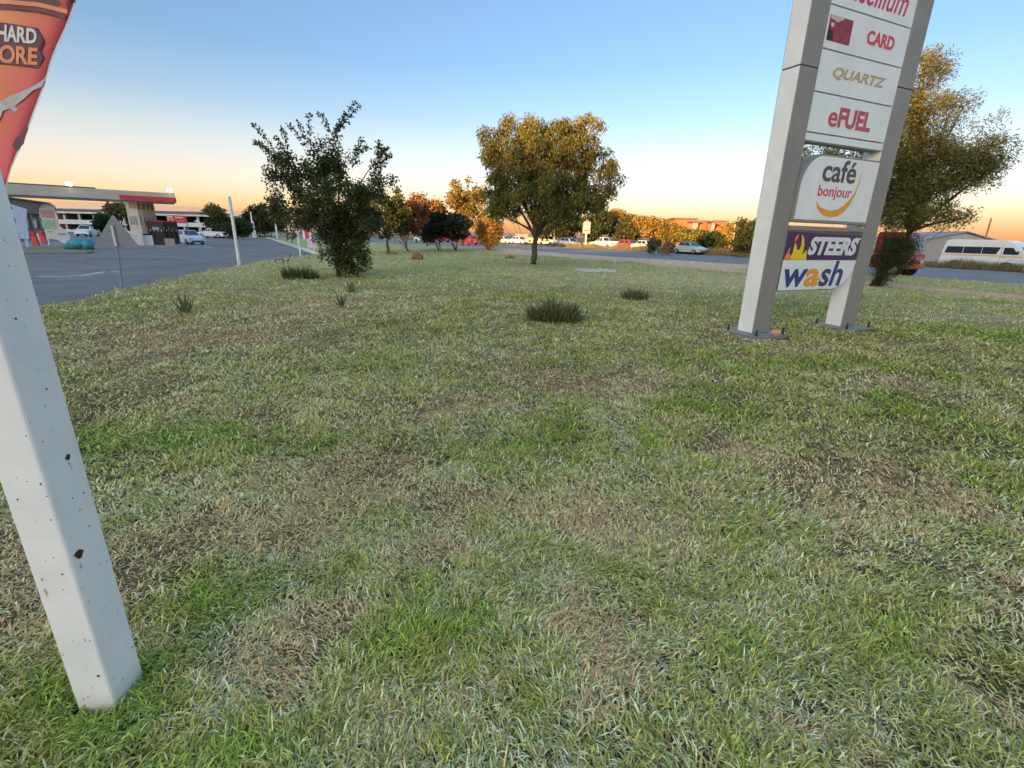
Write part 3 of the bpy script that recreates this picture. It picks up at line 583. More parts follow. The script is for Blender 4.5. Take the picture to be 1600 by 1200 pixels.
# ------------------------------------------------------------------ trees and shrubs
bark = mat('bark', (.10, .075, .058), .95, .3, 14, .8, 30); bark2 = mat('dark bark', (.055, .04, .032), .95, .3, 14, .8, 30)
leafm = leafmat('leaf', .38, .5)
def lobe(px, py, rx, rz, Y, dy=0.0, ry=None):
    c = at(px, py, Y + dy); k = (Y + dy) / F; return (c[0], c[1], c[2], rx * k, (ry if ry is not None else (rx + rz) / 2) * k, rz * k)
def leaves(R, C, per, spread, ln, wd, droop, cols, flat=.0):
    n = len(C) * per; c = np.repeat(C, per, 0)
    u = R.normal(0, 1, (n, 3)); u /= np.linalg.norm(u, axis=1, keepdims=True) + 1e-9
    p = c + u * (R.random((n, 1)) ** .5) * spread
    dv = R.normal(0, 1, (n, 3)); dv[:, 2] = dv[:, 2] * (1 - droop) - droop * 1.6; dv /= np.linalg.norm(dv, axis=1, keepdims=True)
    sd = np.cross(dv, R.normal(0, 1, (n, 3))); sd /= np.linalg.norm(sd, axis=1, keepdims=True) + 1e-9
    L_ = ln * R.uniform(.6, 1.25, (n, 1)); W_ = wd * R.uniform(.7, 1.2, (n, 1))
    nm = np.cross(sd, dv) * L_ * .12
    V = np.stack([p, p + dv * L_ * .5 + sd * W_ + nm, p + dv * L_, p + dv * L_ * .5 - sd * W_ + nm], 1).reshape(-1, 3)
    Fq = (np.arange(n) * 4)[:, None] + np.arange(4)[None]
    cl = np.array(cols); cc = R.integers(0, len(cl), len(C)); base = cl[cc]; mixc = cl[R.integers(0, len(cl), n)]
    col = (np.repeat(base, per, 0) * .6 + mixc * .4) * R.uniform(.7, 1.3, (n, 1))
    return V, Fq, np.repeat(col, 4, 0)
def tree(name, label, cat, base, lobes, fork=.35, r0=.1, ncl=120, per=60, spread=.4, leaf=(.09, .02), droop=.3, cols=((.06, .085, .025),), seed=1, limbs=7, group=None, shoots=(), lean=(0, 0), barkm=None, shell=.35, stems=1, thin=1.0):
    R = np.random.default_rng(seed); barkm = barkm or bark
    base = np.array([base[0], base[1], float(height(base[0], base[1])) - .05])
    o = empty(name, base, 0, label, cat, group)
    lobes = np.array(lobes, float); vol = lobes[:, 3] * lobes[:, 4] * lobes[:, 5]; idx = R.choice(len(lobes), ncl, p=vol / vol.sum())
    u = R.normal(0, 1, (ncl, 3)); u /= np.linalg.norm(u, axis=1, keepdims=True); rr = (shell + (1 - shell) * R.random((ncl, 1)) ** .7)
    C = lobes[idx, :3] + u * rr * lobes[idx, 3:6] - base
    C = C[C[:, 2] > .12]
    ctr = C.mean(0); top = C[:, 2].max()
    fk = np.array([ctr[0] * .35 + lean[0], ctr[1] * .35 + lean[1], top * fork])
    tb = MB(); nodes = []; nrad = []
    for sidx in range(stems):
        off = np.zeros(3) if stems == 1 else np.array([R.normal(0, r0 * 1.6), R.normal(0, r0 * 1.6), 0]); f2 = fk + (0 if stems == 1 else 1) * np.array([R.normal(0, top * .14), R.normal(0, top * .14), R.uniform(-.08, .08) * top])
        k = 7; ts = np.linspace(0, 1, k); wob = R.normal(0, r0 * .35, (k, 3)); wob[0] = 0; wob[:, 2] = 0
        pts = [off + (f2 - off) * np.array([t ** 1.15, t ** 1.15, t]) + wob[i] for i, t in enumerate(ts)]
        rad = [r0 * (1.35 if i == 0 else 1 - .32 * t) / (1 if stems == 1 else 1.5) for i, t in enumerate(ts)]
        tb.tube(pts, rad, 9); nodes += pts[2:]; nrad += rad[2:]
    tr = tb.build('trunk', barkm, o, smooth=True)
    br = MB(); tgt = [C[R.integers(len(C))]]
    while len(tgt) < min(limbs, len(C)):
        dmin = np.min([np.linalg.norm(C - t, axis=1) for t in tgt], 0); tgt.append(C[np.argmax(dmin)])
    ln_pts = list(nodes)
    for t in tgt:
        s = nodes[R.integers(max(0, len(nodes) - (2 if stems == 1 else 4)), len(nodes))]; mid = s * .45 + t * .55; mid[2] = s[2] + (t[2] - s[2]) * .62; mid = mid + R.normal(0, .08, 3) * np.linalg.norm(t - s)
        P = [(1 - a) ** 2 * s + 2 * a * (1 - a) * mid + a * a * t for a in np.linspace(0, 1, 9)]; rr_ = np.linspace(r0 * .5, r0 * .07, 9)
        br.tube(P, rr_, 6, caps=False); ln_pts += P[1:]
    LP = np.array(ln_pts)
    for c in C:
        dd = np.linalg.norm(LP - c, axis=1) + .6 * np.maximum(0, LP[:, 2] - c[2]); s = LP[np.argmin(dd)]; m = (s + c) / 2 + R.normal(0, .06, 3) * np.linalg.norm(c - s); m[2] += .05
        br.tube([s, m, c], [r0 * .09, r0 * .06, r0 * .03], 4, caps=False)
    LC = [C]
    shl = []
    for tip in shoots:
        tip = np.array(tip) - base; s = C[np.argmin(np.linalg.norm(C - (tip * .75 + ctr * .25), axis=1))]
        P = [s * (1 - a) + tip * a + np.array([0, 0, .06 * math.sin(a * 3.14)]) for a in np.linspace(0, 1, 7)]
        br.tube(P, np.linspace(r0 * .09, r0 * .03, 7), 4, caps=False); shl += P[2:]
    br.build('branches', barkm, tr, smooth=True)
    V, Fq, col = leaves(R, C, per, spread, leaf[0], leaf[1], droop, cols)
    if shl:
        V2, F2, c2 = leaves(R, np.array(shl), max(6, per // 7), spread * .28, leaf[0], leaf[1], droop * .5, cols); Fq = np.vstack([Fq, F2 + len(V)]); V = np.vstack([V, V2]); col = np.vstack([col, c2])
    npmesh('crown', V, Fq, leafm, o, col=col)
    return o
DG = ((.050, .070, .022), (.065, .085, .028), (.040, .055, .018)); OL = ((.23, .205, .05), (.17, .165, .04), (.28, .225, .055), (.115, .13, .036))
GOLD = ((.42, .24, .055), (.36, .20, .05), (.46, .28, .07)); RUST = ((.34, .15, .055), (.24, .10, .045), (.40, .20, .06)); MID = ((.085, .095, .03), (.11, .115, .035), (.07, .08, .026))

b = gp(530, 432); Y = b[1]
tree('shrubby_tree', 'dark bushy small tree with long upright shoots and leafy base', 'tree', b,
     [lobe(515, 325, 78, 62, Y), lobe(455, 275, 36, 42, Y), lobe(505, 255, 48, 45, Y), lobe(575, 300, 36, 48, Y), lobe(545, 345, 60, 35, Y), lobe(465, 335, 38, 22, Y, -.3), lobe(540, 398, 36, 30, Y, -.2), lobe(548, 392, 34, 26, Y), lobe(430, 235, 18, 18, Y), lobe(590, 255, 22, 20, Y)],
     fork=.30, r0=.085, ncl=270, per=105, spread=.30, leaf=(.11, .032), droop=.25, cols=((.075, .095, .032), (.095, .11, .04), (.06, .075, .025)), seed=4, limbs=12, shoots=[at(*p, Y) for p in [(398, 196), (404, 222), (452, 196), (466, 190), (482, 180), (500, 178), (553, 160), (530, 195), (540, 178), (566, 218), (604, 232), (611, 243), (592, 222), (430, 215), (415, 310), (396, 222), (562, 165), (575, 230), (440, 200)]], barkm=bark2, shell=.1)
b = gp(833, 413); Y = b[1]
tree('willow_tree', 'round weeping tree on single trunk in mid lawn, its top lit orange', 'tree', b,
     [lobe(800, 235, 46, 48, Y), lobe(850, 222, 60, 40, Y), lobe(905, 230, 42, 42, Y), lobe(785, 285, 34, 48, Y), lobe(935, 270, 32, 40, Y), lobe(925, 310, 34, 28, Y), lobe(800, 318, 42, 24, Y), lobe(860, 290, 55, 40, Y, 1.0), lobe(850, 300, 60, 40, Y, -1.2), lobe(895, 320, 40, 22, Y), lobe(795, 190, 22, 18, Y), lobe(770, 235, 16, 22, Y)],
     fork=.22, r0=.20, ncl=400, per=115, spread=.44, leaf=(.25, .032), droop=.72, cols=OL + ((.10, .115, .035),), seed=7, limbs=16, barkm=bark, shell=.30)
b = gp(1366, 447); Y = b[1]
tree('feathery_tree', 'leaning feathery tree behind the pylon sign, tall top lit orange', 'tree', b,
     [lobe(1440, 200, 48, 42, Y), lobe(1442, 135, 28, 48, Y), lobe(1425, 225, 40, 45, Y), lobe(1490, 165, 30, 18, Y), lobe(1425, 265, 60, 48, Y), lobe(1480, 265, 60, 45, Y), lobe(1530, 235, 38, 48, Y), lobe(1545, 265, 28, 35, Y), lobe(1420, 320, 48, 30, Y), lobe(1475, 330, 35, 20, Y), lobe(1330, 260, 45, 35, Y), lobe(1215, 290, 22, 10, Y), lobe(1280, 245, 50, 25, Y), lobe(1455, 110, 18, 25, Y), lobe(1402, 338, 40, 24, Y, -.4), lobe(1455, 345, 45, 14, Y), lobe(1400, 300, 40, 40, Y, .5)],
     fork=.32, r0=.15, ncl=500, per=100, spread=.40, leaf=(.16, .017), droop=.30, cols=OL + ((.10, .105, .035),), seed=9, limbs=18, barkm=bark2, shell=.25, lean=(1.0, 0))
b = gp(1378, 447); Y = b[1] - .3
tree('dark_shrub', 'dark green shrub around the foot of the leaning tree', 'shrub', b, [lobe(1392, 400, 30, 38, Y), lobe(1375, 420, 20, 24, Y), lobe(1415, 385, 16, 24, Y)], fork=.3, r0=.05, ncl=90, per=110, spread=.26, leaf=(.09, .012), droop=.1, cols=DG, seed=12, limbs=8, barkm=bark2, stems=3)

def quick(name, label, cat, pxb, Y, lobes, cols, seed, ncl=60, per=90, spread=None, leaf=None, droop=.2, r0=.12, stems=1, fork=.3, group=None, **k):
    kk = Y / F; sp = spread if spread else 7.5 * kk; lf = leaf if leaf else (3.6 * kk, 1.5 * kk)
    return tree(name, label, cat, at(pxb, 380, Y)[:2], [lobe(*l, Y) if len(l) == 4 else lobe(*l[:4], Y, l[4]) for l in lobes], fork=fork, r0=r0, ncl=ncl, per=per, spread=sp, leaf=lf, droop=droop, cols=cols, seed=seed, limbs=7, stems=stems, group=group, **k)
G1 = 'trees and shrubs clustered mid lawn'
quick('small_tree', 'small golden topped tree right behind the bushy dark tree', 'tree', 606, 40, [(600, 335, 36, 34), (612, 308, 18, 14), (625, 335, 20, 16)], OL + DG, 21, 90, 100, group=G1)
quick('red_leaf_shrub', 'reddish orange leaved shrub with many stems, left of the dark shrubs', 'shrub', 637, 44, [(640, 340, 24, 22), (652, 328, 16, 14), (630, 356, 22, 14)], RUST, 22, 70, 90, r0=.06, stems=4, group=G1)
quick('dark_shrub', 'broad dark shrub between the red shrub and the flat topped one', 'shrub', 686, 47, [(682, 352, 20, 18), (668, 362, 14, 12)], ((.045, .05, .03), (.06, .055, .03)), 23, 60, 100, r0=.06, stems=4, group=G1)
quick('dark_shrub', 'flat topped dark shrub just left of the round golden bush', 'shrub', 712, 47, [(712, 354, 24, 16), (700, 348, 18, 12), (725, 358, 10, 14)], ((.045, .05, .03), (.06, .055, .03)), 24, 80, 100, r0=.06, stems=5, group=G1)
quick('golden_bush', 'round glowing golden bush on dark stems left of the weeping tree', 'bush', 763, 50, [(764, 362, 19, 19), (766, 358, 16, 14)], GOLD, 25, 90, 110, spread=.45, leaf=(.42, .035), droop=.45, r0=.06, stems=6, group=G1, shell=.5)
quick('tall_airy_tree', 'tall airy orange tree behind the shrubs', 'tree', 722, 62, [(725, 305, 26, 24), (712, 318, 22, 18), (742, 318, 20, 26), (735, 340, 22, 16)], GOLD + OL, 26, 80, 60, r0=.16, group=G1, shell=.3)
quick('airy_tree', 'thin orange tree behind the red leaved shrub', 'tree', 668, 60, [(665, 322, 26, 14), (650, 316, 14, 12), (682, 330, 16, 14)], GOLD + RUST, 27, 50, 50, r0=.12, group=G1, shell=.3)
G2 = 'trees beyond the main road'
hedge = [(880, 96, [(878, 352, 30, 20), (860, 358, 16, 14)], DG, 'dark rounded tree behind the weeping tree trunk'), (942, 92, [(940, 348, 24, 22), (928, 356, 18, 16)], DG, 'dark tree right of the roadside signboard'),
         (972, 100, [(970, 342, 24, 9), (960, 350, 16, 10)], OL + GOLD, 'flat topped orange lit tree furthest left of the hedge'), (992, 84, [(990, 358, 24, 15), (980, 364, 16, 10)], MID, 'olive tree behind the red hatchback'),
         (1022, 82, [(1020, 356, 24, 15), (1008, 350, 18, 9)], OL + GOLD, 'broad golden topped tree beyond the road, left of the flats'), (1056, 80, [(1052, 365, 22, 12), (1042, 356, 14, 8)], OL + GOLD, 'golden topped tree in front of the red flats'),
         (1085, 76, [(1086, 373, 20, 9), (1074, 368, 10, 8)], MID + OL, 'low tree in front of the gap between the flats'), (1112, 72, [(1112, 377, 16, 9)], DG, 'low dark tree right of the flats entrance'), (1138, 74, [(1136, 366, 18, 10), (1146, 360, 12, 7)], OL + GOLD, 'orange lit tree next to the pylon sign'),
         (1166, 56, [(1166, 366, 20, 24), (1178, 372, 16, 20)], ((.07, .085, .032), (.055, .07, .025)), 'tall green tree just left of the pylon post')]
for i, (px, Yh, lb_, cols, lab) in enumerate(hedge): quick('hedge_tree', lab, 'tree', px, Yh, lb_, cols, 40 + i, 60, 90, group=G2, r0=.15, fork=.25, shell=.35)
quick('verge_shrub', 'grey green shrub on the verge between the two cars', 'shrub', 1022, 56, [(1020, 384, 8, 9), (1026, 378, 6, 7)], ((.16, .17, .09), (.13, .14, .07)), 61, 24, 70, r0=.03, stems=4, spread=.3)
quick('verge_shrub', 'dry straw coloured bush beside the silver car', 'shrub', 1048, 55, [(1046, 386, 8, 6), (1036, 391, 8, 3)], ((.45, .30, .15), (.38, .26, .13)), 62, 20, 60, r0=.02, stems=4, spread=.3)
G3 = 'trees around the filling station'
for i, (px, Yh, lb_, cols, lab) in enumerate([(340, 92, [(338, 345, 17, 14), (330, 350, 10, 9)], MID, 'rounded tree behind the white pickup'), (334, 120, [(334, 332, 10, 7)], MID, 'small tree top behind the rounded tree'), (381, 85, [(381, 357, 8, 6)], MID, 'ball shaped bush left of the white bollards'),
      (398, 110, [(398, 338, 16, 14), (392, 350, 14, 12)], DG, 'dark tree behind the white bollards'), (425, 105, [(422, 338, 20, 16), (436, 345, 14, 14), (415, 350, 16, 10)], DG, 'wide dark tree left of the bushy small tree'),
      (186, 78, [(178, 327, 9, 4), (194, 328, 12, 5)], MID + OL, 'tree top showing above the long carport'), (160, 62, [(160, 347, 9, 9)], DG, 'dark tree behind the parked white car'), (222, 58, [(219, 352, 12, 7)], DG, 'low dark shrub behind the canopy columns'), (372, 80, [(372, 354, 8, 9), (362, 358, 8, 7)], DG, 'dark shrub behind the tall leaning white pole')]):
    quick('station_tree', lab, 'tree' if 'tree' in lab else 'shrub', px, Yh, lb_, cols, 70 + i, 40, 80, group=G3, r0=.12, shell=.35)

# low plants on the lawn
def tussock(px, py, w, h, n, cols, label, seed, name='grass_tussock', spready=.5):
    R = np.random.default_rng(seed); b = gp(px, py); k = b[1] / F; w *= k; h *= k
    a = R.uniform(0, 2 * np.pi, n); r = w * .5 * R.random(n) ** .5; x, y = r * np.cos(a), r * np.sin(a) * spready
    hh = .8 * h * R.uniform(.25, 1.1, n) * (.55 + .9 * vn(x / w * 5, y / w * 5, seed)) * (1 - .55 * (r / (w * .5)) ** 2); out = .75 * hh * R.random(n)
    lv = R.random(n) ** 1.5 * .6; P = np.stack([x, y, hh * lv], -1); hh = hh * (1 - lv * .55); d = np.stack([np.cos(a) * out, np.sin(a) * out, hh], -1) + R.normal(0, .12, (n, 3)) * h
    wd = w * .009 * R.uniform(.6, 1.4, n); sa = R.uniform(0, 6.28, n)
    S = np.stack([np.cos(sa) * wd, np.sin(sa) * wd, np.zeros(n)], -1); Mi = P + d * np.array([.45, .45, .6]); T = P + d
    V = np.stack([P - S, P + S, Mi + S * .8, Mi - S * .8, T], 1).reshape(-1, 3); i = np.arange(n) * 5
    Tq = np.concatenate([np.stack([i, i + 1, i + 2], -1), np.stack([i, i + 2, i + 3], -1), np.stack([i + 3, i + 2, i + 4], -1)])
    c = np.array(cols)[R.integers(0, len(cols), n)] * R.uniform(.6, 1.3, (n, 1)); C = np.repeat(c, 5, 0)
    o = npmesh(name, V, Tq, leafm, col=C); o.location = (b[0], b[1], float(height(b[0], b[1])) - .01); tag(o, label, 'plant')
TG = ((.15, .17, .065), (.20, .21, .09), (.36, .29, .16), (.11, .13, .05))
tussock(866, 503, 84, 38, 2200, TG, 'large bushy grass tussock in the middle of the lawn', 1)
tussock(990, 468, 42, 26, 600, TG, 'small grass tussock between the large one and the pylon sign', 2)
tussock(470, 436, 54, 24, 900, ((.12, .15, .055), (.15, .18, .08), (.09, .11, .045)), 'low dark green bushy plant left of the bushy small tree', 3, 'low_bush')
tussock(797, 404, 16, 8, 200, TG, 'small weed beside the pale stones on the lawn', 5, 'weed'); tussock(612, 398, 20, 6, 200, TG, 'dark weed under the small golden topped tree', 6, 'weed'); tussock(722, 420, 16, 4, 150, TG, 'tiny dark weed left of the weeping tree', 7, 'weed')
alo = mat('aloe leaf', (.14, .165, .08), .5, .25, 8, col2=None)
def aloe(px, py, hpx, n, seed, label):
    R = random.Random(seed); b = gp(px, py); k = b[1] / F; H_ = hpx * k
    o = empty('aloe', (b[0], b[1], float(height(b[0], b[1])) - .02), R.uniform(0, 6), label, 'plant')
    for i in range(n):
        a = 2 * math.pi * i * .382 + R.uniform(-.2, .2); t = (i / n); el = math.radians(82 - 58 * t + R.uniform(-8, 8)); ln = H_ * R.uniform(.8, 1.15) * (1.0 if t < .6 else .8); w = H_ * .10
        d = np.array([math.cos(a), math.sin(a)]); V = []; cuts = 5
        for j in range(cuts + 1):
            q = j / cuts; e2 = el + .35 * (q - .3) * (1 if t > .3 else .2); rr = ln * q * math.cos(el) * (1 - .1 * q); zz = ln * q * math.sin(e2); ww = w * (1 - q) ** .7 + .001; s = np.array([-d[1], d[0]]) * ww
            c = d * (rr + H_ * .03); V += [(c[0] + s[0], c[1] + s[1], zz + ww * .35), (c[0], c[1], zz - ww * .2), (c[0] - s[0], c[1] - s[1], zz + ww * .35)]
        Fs = []
        for j in range(cuts): m = j * 3; Fs += [(m, m + 1, m + 4, m + 3), (m + 1, m + 2, m + 5, m + 4), (m + 2, m, m + 3, m + 5)]
        MB().add(V, Fs).build('leaf', alo, o, smooth=True)
aloe(290, 491, 34, 18, 1, 'spiky aloe plant near the service road, left of the others'); aloe(549, 459, 20, 13, 2, 'spiky aloe just below the bushy small tree'); aloe(533, 480, 24, 10, 3, 'small open aloe nearest the centre of the lawn')
# ------------------------------------------------------------------ vehicles
glass = mat('car glass', (.025, .032, .04), .08, .05, spec=.7); tyre = mat('tyre', (.012, .012, .013), .85, .1); rimm = mat('rim', (.35, .35, .36), .35, .1, metal=.8); lampw = mat('headlamp', (.6, .62, .65), .15, .05); lampr = mat('tail lamp', (.35, .02, .02), .25, .05); trim = mat('black trim', (.02, .02, .022), .5, .05); plate = mat('number plate', (.65, .6, .4), .5, .05)
def carpaint(n, c): return mat('paint ' + n, c, .28, .03, coat=.6)
PW, PS, PR, PRD = carpaint('white', (.72, .73, .74)), carpaint('silver', (.42, .44, .47)), carpaint('red', (.42, .025, .03)), carpaint('dark', (.03, .032, .038))
def wheels(o, L_, W_, fr, rr, r):
    for x in (fr, -rr):
        for s in (-1, 1):
            w = MB().tube([(x, s * (W_ / 2 - .20), r), (x, s * (W_ / 2 - .01), r)], r, 18).build('wheel', tyre, o)
            MB().tube([(x, s * (W_ / 2 - .05), r), (x, s * (W_ / 2 + .004), r)], [r * .62, r * .56], 12).build('rim', rimm, w)
def arch(cx, r, z, n=7): return [(cx - r * math.cos(math.pi * i / n), z + r * .95 * math.sin(math.pi * i / n)) for i in range(n + 1)]
KIND = {  # L, W, belt z, roof z, hood front z, hood/cowl x, rear deck x, roof front x, roof rear x, rear z
    'hatch': (3.95, 1.68, .93, 1.48, .70, 1.02, -1.88, .28, -1.45, .88), 'sedan': (4.45, 1.72, .93, 1.45, .70, 1.05, -1.45, .30, -.95, .95), 'suv': (4.45, 1.82, 1.08, 1.72, .92, 1.10, -2.10, .40, -1.85, 1.02), 'pickup': (5.1, 1.80, 1.08, 1.74, .92, 1.20, -.45, .45, -.30, 1.02)}
def car(name, label, cat, pos, rz, paintm, kind='hatch', group=None, z=-.10):
    L_, W_, zb, zr, zh, xc, xd, xf, xr, zt = KIND[kind]
    o = empty(name, (pos[0], pos[1], z), rz, label, cat, group); h = L_ / 2; wb = L_ * .30; r = .31 if kind in ('hatch', 'sedan') else .36; s0 = .22 if r < .33 else .30
    poly = [(-h, .32), (-h + .08, s0)] + arch(-wb, r + .06, s0) + arch(wb, r + .06, s0) + [(h - .10, s0), (h, .32), (h - .01, .52), (h - .10, zh), (xc + .1, zb - .03), (xc - .1, zb), (xd, zb), (-h + .05, zt - .03), (-h - .01, .60)]
    body = MB().prism(poly, -W_ / 2, W_ / 2).build('body', paintm, o, bevel=.05)
    hb, ht = W_ / 2 - .03, W_ / 2 - .21
    B = [(xd, -hb, zb - .01), (xc - .02, -hb, zb - .01), (xc - .02, hb, zb - .01), (xd, hb, zb - .01)]; T = [(xr, -ht, zr), (xf, -ht, zr), (xf, ht, zr), (xr, ht, zr)]
    MB().add(B + T, [(4, 5, 6, 7), (0, 1, 5, 4), (1, 2, 6, 5), (2, 3, 7, 6), (3, 0, 4, 7)]).build('cabin', paintm, o, bevel=.04)
    def pane(nm, q, inset=.1, uv=((0, 1), (0, 1))):
        q = [np.array(p, float) for p in q]; n = np.cross(q[1] - q[0], q[3] - q[0]); n /= np.linalg.norm(n)
        f = lambda u, v: (q[0] * (1 - u) + q[1] * u) * (1 - v) + (q[3] * (1 - u) + q[2] * u) * v + n * .012
        (u0, u1), (v0, v1) = uv; MB().add([f(u0, v0), f(u1, v0), f(u1, v1), f(u0, v1)], [(0, 1, 2, 3)]).build(nm, glass, o)
    for a, b in ((.06, .50), (.54, .93)):
        pane('side_window', [B[0], B[1], T[1], T[0]], uv=((a, b), (.12, .88))); pane('side_window', [B[2], B[3], T[3], T[2]], uv=((1 - b, 1 - a), (.12, .88)))
    pane('windscreen', [B[1], B[2], T[2], T[1]], uv=((.07, .93), (.1, .9))); pane('rear_window', [B[3], B[0], T[0], T[3]], uv=((.1, .9), (.2, .88)))
    wheels(o, L_, W_, wb, wb, r)
    for s in (-1, 1):
        bx('headlight', lampw, (h - .09, s * (W_ / 2 - .24), zh - .07), (.18, .34, .13), o, bevel=.03); bx('tail_light', lampr, (-h + .03, s * (W_ / 2 - .16), zt - .16), (.12, .20, .22), o, bevel=.02)
        bx('mirror', paintm, (xc - .25, s * (W_ / 2 + .07), zb + .06), (.12, .16, .11), o, bevel=.03)
    bx('bumper', trim, (h - .02, 0, .36), (.10, W_ * .7, .12), o, bevel=.02); bx('number_plate', plate, (-h - .02, 0, .55), (.02, .44, .11), o)
    if kind == 'pickup':
        for s in (-1, 1): bx('load_side', paintm, (-1.5, s * (W_ / 2 - .03), zb + .02), (2.0, .06, .10), o, bevel=.01)
    return o
def road_dir(y): d = np.array([float(rf(y - 4) - rf(y + 4)), -8.0]); return math.atan2(d[1], d[0])
def roadcar(name, label, cat, px, Y, p, kind, flip=False, group='cars along the main road', z=-.06):
    P = at(px, 380, Y); return car(name, label, cat, P, road_dir(P[1]) + (math.pi if flip else 0), p, kind, group, z)
roadcar('silver_car', 'silver sedan half hidden by grass beyond the main road', 'car', 1079, 61.5, PS, 'sedan')
roadcar('red_car', 'dark red hatchback beyond the main road', 'car', 984, 74, PR, 'hatch')
roadcar('white_car', 'white sedan hidden behind the verge shrub', 'car', 1010, 71, PW, 'sedan')
roadcar('white_pickup', 'white pickup beyond the road right of the signboard', 'car', 944, 80, PW, 'pickup', True)
roadcar('white_car', 'white hatchback beyond the road left of the signboard', 'car', 890, 88, PW, 'hatch')
roadcar('white_car', 'white car seen right of the weeping tree trunk', 'car', 857, 98, PW, 'suv'); roadcar('white_car', 'white car seen left of the weeping tree trunk', 'car', 812, 102, PW, 'hatch'); roadcar('white_car', 'white car between the golden bush and the weeping tree', 'car', 788, 105, PW, 'sedan')
roadcar('red_car', 'red car driving away left of the golden bush', 'car', 732, 84, PR, 'hatch', True); roadcar('white_car', 'white car next to the red car left of the golden bush', 'car', 749, 92, PS, 'sedan', True)
roadcar('white_car', 'white car glimpsed between the dark shrubs', 'car', 662, 95, PW, 'suv', True); roadcar('red_car', 'red car glimpsed behind the dark shrubs', 'car', 689, 100, PR, 'suv', True)
# minibus taxi
def minibus():
    P = at(1543, 400, 38.8); rz = road_dir(P[1]); o = empty('minibus', (P[0], P[1], -.10), rz, 'white high roof minibus with yellow stripe beyond the main road', 'minibus'); L_, W_ = 5.38, 1.88; h = L_ / 2
    poly = [(-h, .36), (-h + .05, .27)] + arch(-1.62, .40, .27) + arch(1.50, .40, .27) + [(h - .08, .27), (h, .36), (h, .80), (h - .12, 1.12), (h - .72, 1.78), (h - 1.05, 2.08), (h - 1.5, 2.24), (0, 2.28), (-h + .45, 2.27), (-h + .17, 2.15), (-h + .04, 1.3), (-h - .01, .6)]
    MB().prism(poly, -W_ / 2, W_ / 2).build('body', PW, o, bevel=.10, seg=3)
    w = W_ / 2 + .006
    for s in (-1, 1):
        for a, b in ((-2.45, -1.30), (-1.27, -.15), (-.12, .93)):
            e0 = .10 if a < -2 else 0; e1 = -.18 if b > .9 else 0
            MB().add([(a + .0, s * w, 1.22), (b + e1, s * w, 1.22), (b, s * w, 1.74), (a + e0, s * w, 1.74)], [(0, 1, 2, 3) if s < 0 else (3, 2, 1, 0)]).build('side_window', glass, o)
        d = MB().add([(1.13, s * w, 1.22), (2.02, s * w, 1.22), (1.62, s * w, 1.72), (1.13, s * w, 1.72)], [(0, 1, 2, 3) if s < 0 else (3, 2, 1, 0)]).build('door_window', glass, o)
        MB().box((-.7, s * w, 1.10), (3.8, .008, .10)).box((1.75, s * w, 1.06), (1.0, .008, .09)).build('stripe', mat('taxi stripe', (.72, .45, .12), .4, .08), o)
        bx('door_seam', trim, (1.03, s * w, 1.15), (.018, .006, 1.5), o); bx('handle', trim, (1.18, s * (w + .015), 1.02), (.14, .03, .04), o)
        MB().box((1.95, s * w, .82), (.95, .006, .035)).build('waist_line', mat('grey line', (.3, .27, .26), .5, .1), o)
        bx('headlight', lampw, (h - .10, s * .72, .86), (.22, .30, .22), o, bevel=.04); bx('tail_light', lampr, (-h + .03, s * .84, 1.05), (.10, .14, .5), o, bevel=.02); bx('mirror', trim, (1.98, s * 1.08, 1.36), (.12, .16, .24), o, bevel=.03)
    MB().add([(h - .09, -.80, 1.14), (h - .09, .80, 1.14), (h - .68, .76, 1.80), (h - .68, -.76, 1.80)], [(0, 1, 2, 3)]).build('windscreen', glass, o).location.x = .03
    bx('rear_window', glass, (-h + .07, 0, 1.5), (.03, 1.3, .55), o); wheels(o, L_, W_, 1.50, 1.62, .34)
minibus()
def light_truck():
    P = at(1383, 400, 28.6); rz = road_dir(P[1] - 6); o = empty('red_truck', (P[0], P[1], -.10), rz, 'red light truck mostly hidden behind the leaning tree', 'truck')
    MB().prism([(-.2, .45), (.35, .45)] + arch(.95, .46, .45) + [(1.5, .45), (1.55, .55), (1.55, 1.25), (1.32, 2.2), (1.15, 2.42), (-.1, 2.45), (-.2, 2.3)], -.98, .98).build('cab', PR, o, bevel=.07)
    MB().add([(1.57, -.85, 1.32), (1.57, .85, 1.32), (1.37, .80, 2.16), (1.37, -.80, 2.16)], [(0, 1, 2, 3)]).build('windscreen', mat('pale glass', (.12, .16, .18), .1, .1, spec=.7), o)
    for s in (-1, 1):
        MB().add([(.15, s * .99, 1.35), (1.35, s * .99, 1.35), (1.2, s * .99, 2.1), (.15, s * .99, 2.1)], [(0, 1, 2, 3) if s < 0 else (3, 2, 1, 0)]).build('side_window', glass, o)
        bx('headlight', lampw, (1.55, s * .75, .85), (.05, .32, .22), o, bevel=.02)
    bx('bumper', mat('orange bumper', (.55, .10, .03), .5, .1), (1.58, 0, .62), (.12, 1.94, .22), o, bevel=.03); bx('grille', mat('pink grille', (.50, .22, .22), .5, .15), (1.565, 0, 1.02), (.03, 1.2, .22), o)
    bx('load_bed', PR, (-2.0, 0, .95), (3.5, 1.98, .45), o, bevel=.02); bx('chassis', trim, (-1.0, 0, .55), (4.2, .8, .2), o); wheels(o, 5, 1.96, .95, 2.6, .42)
light_truck()

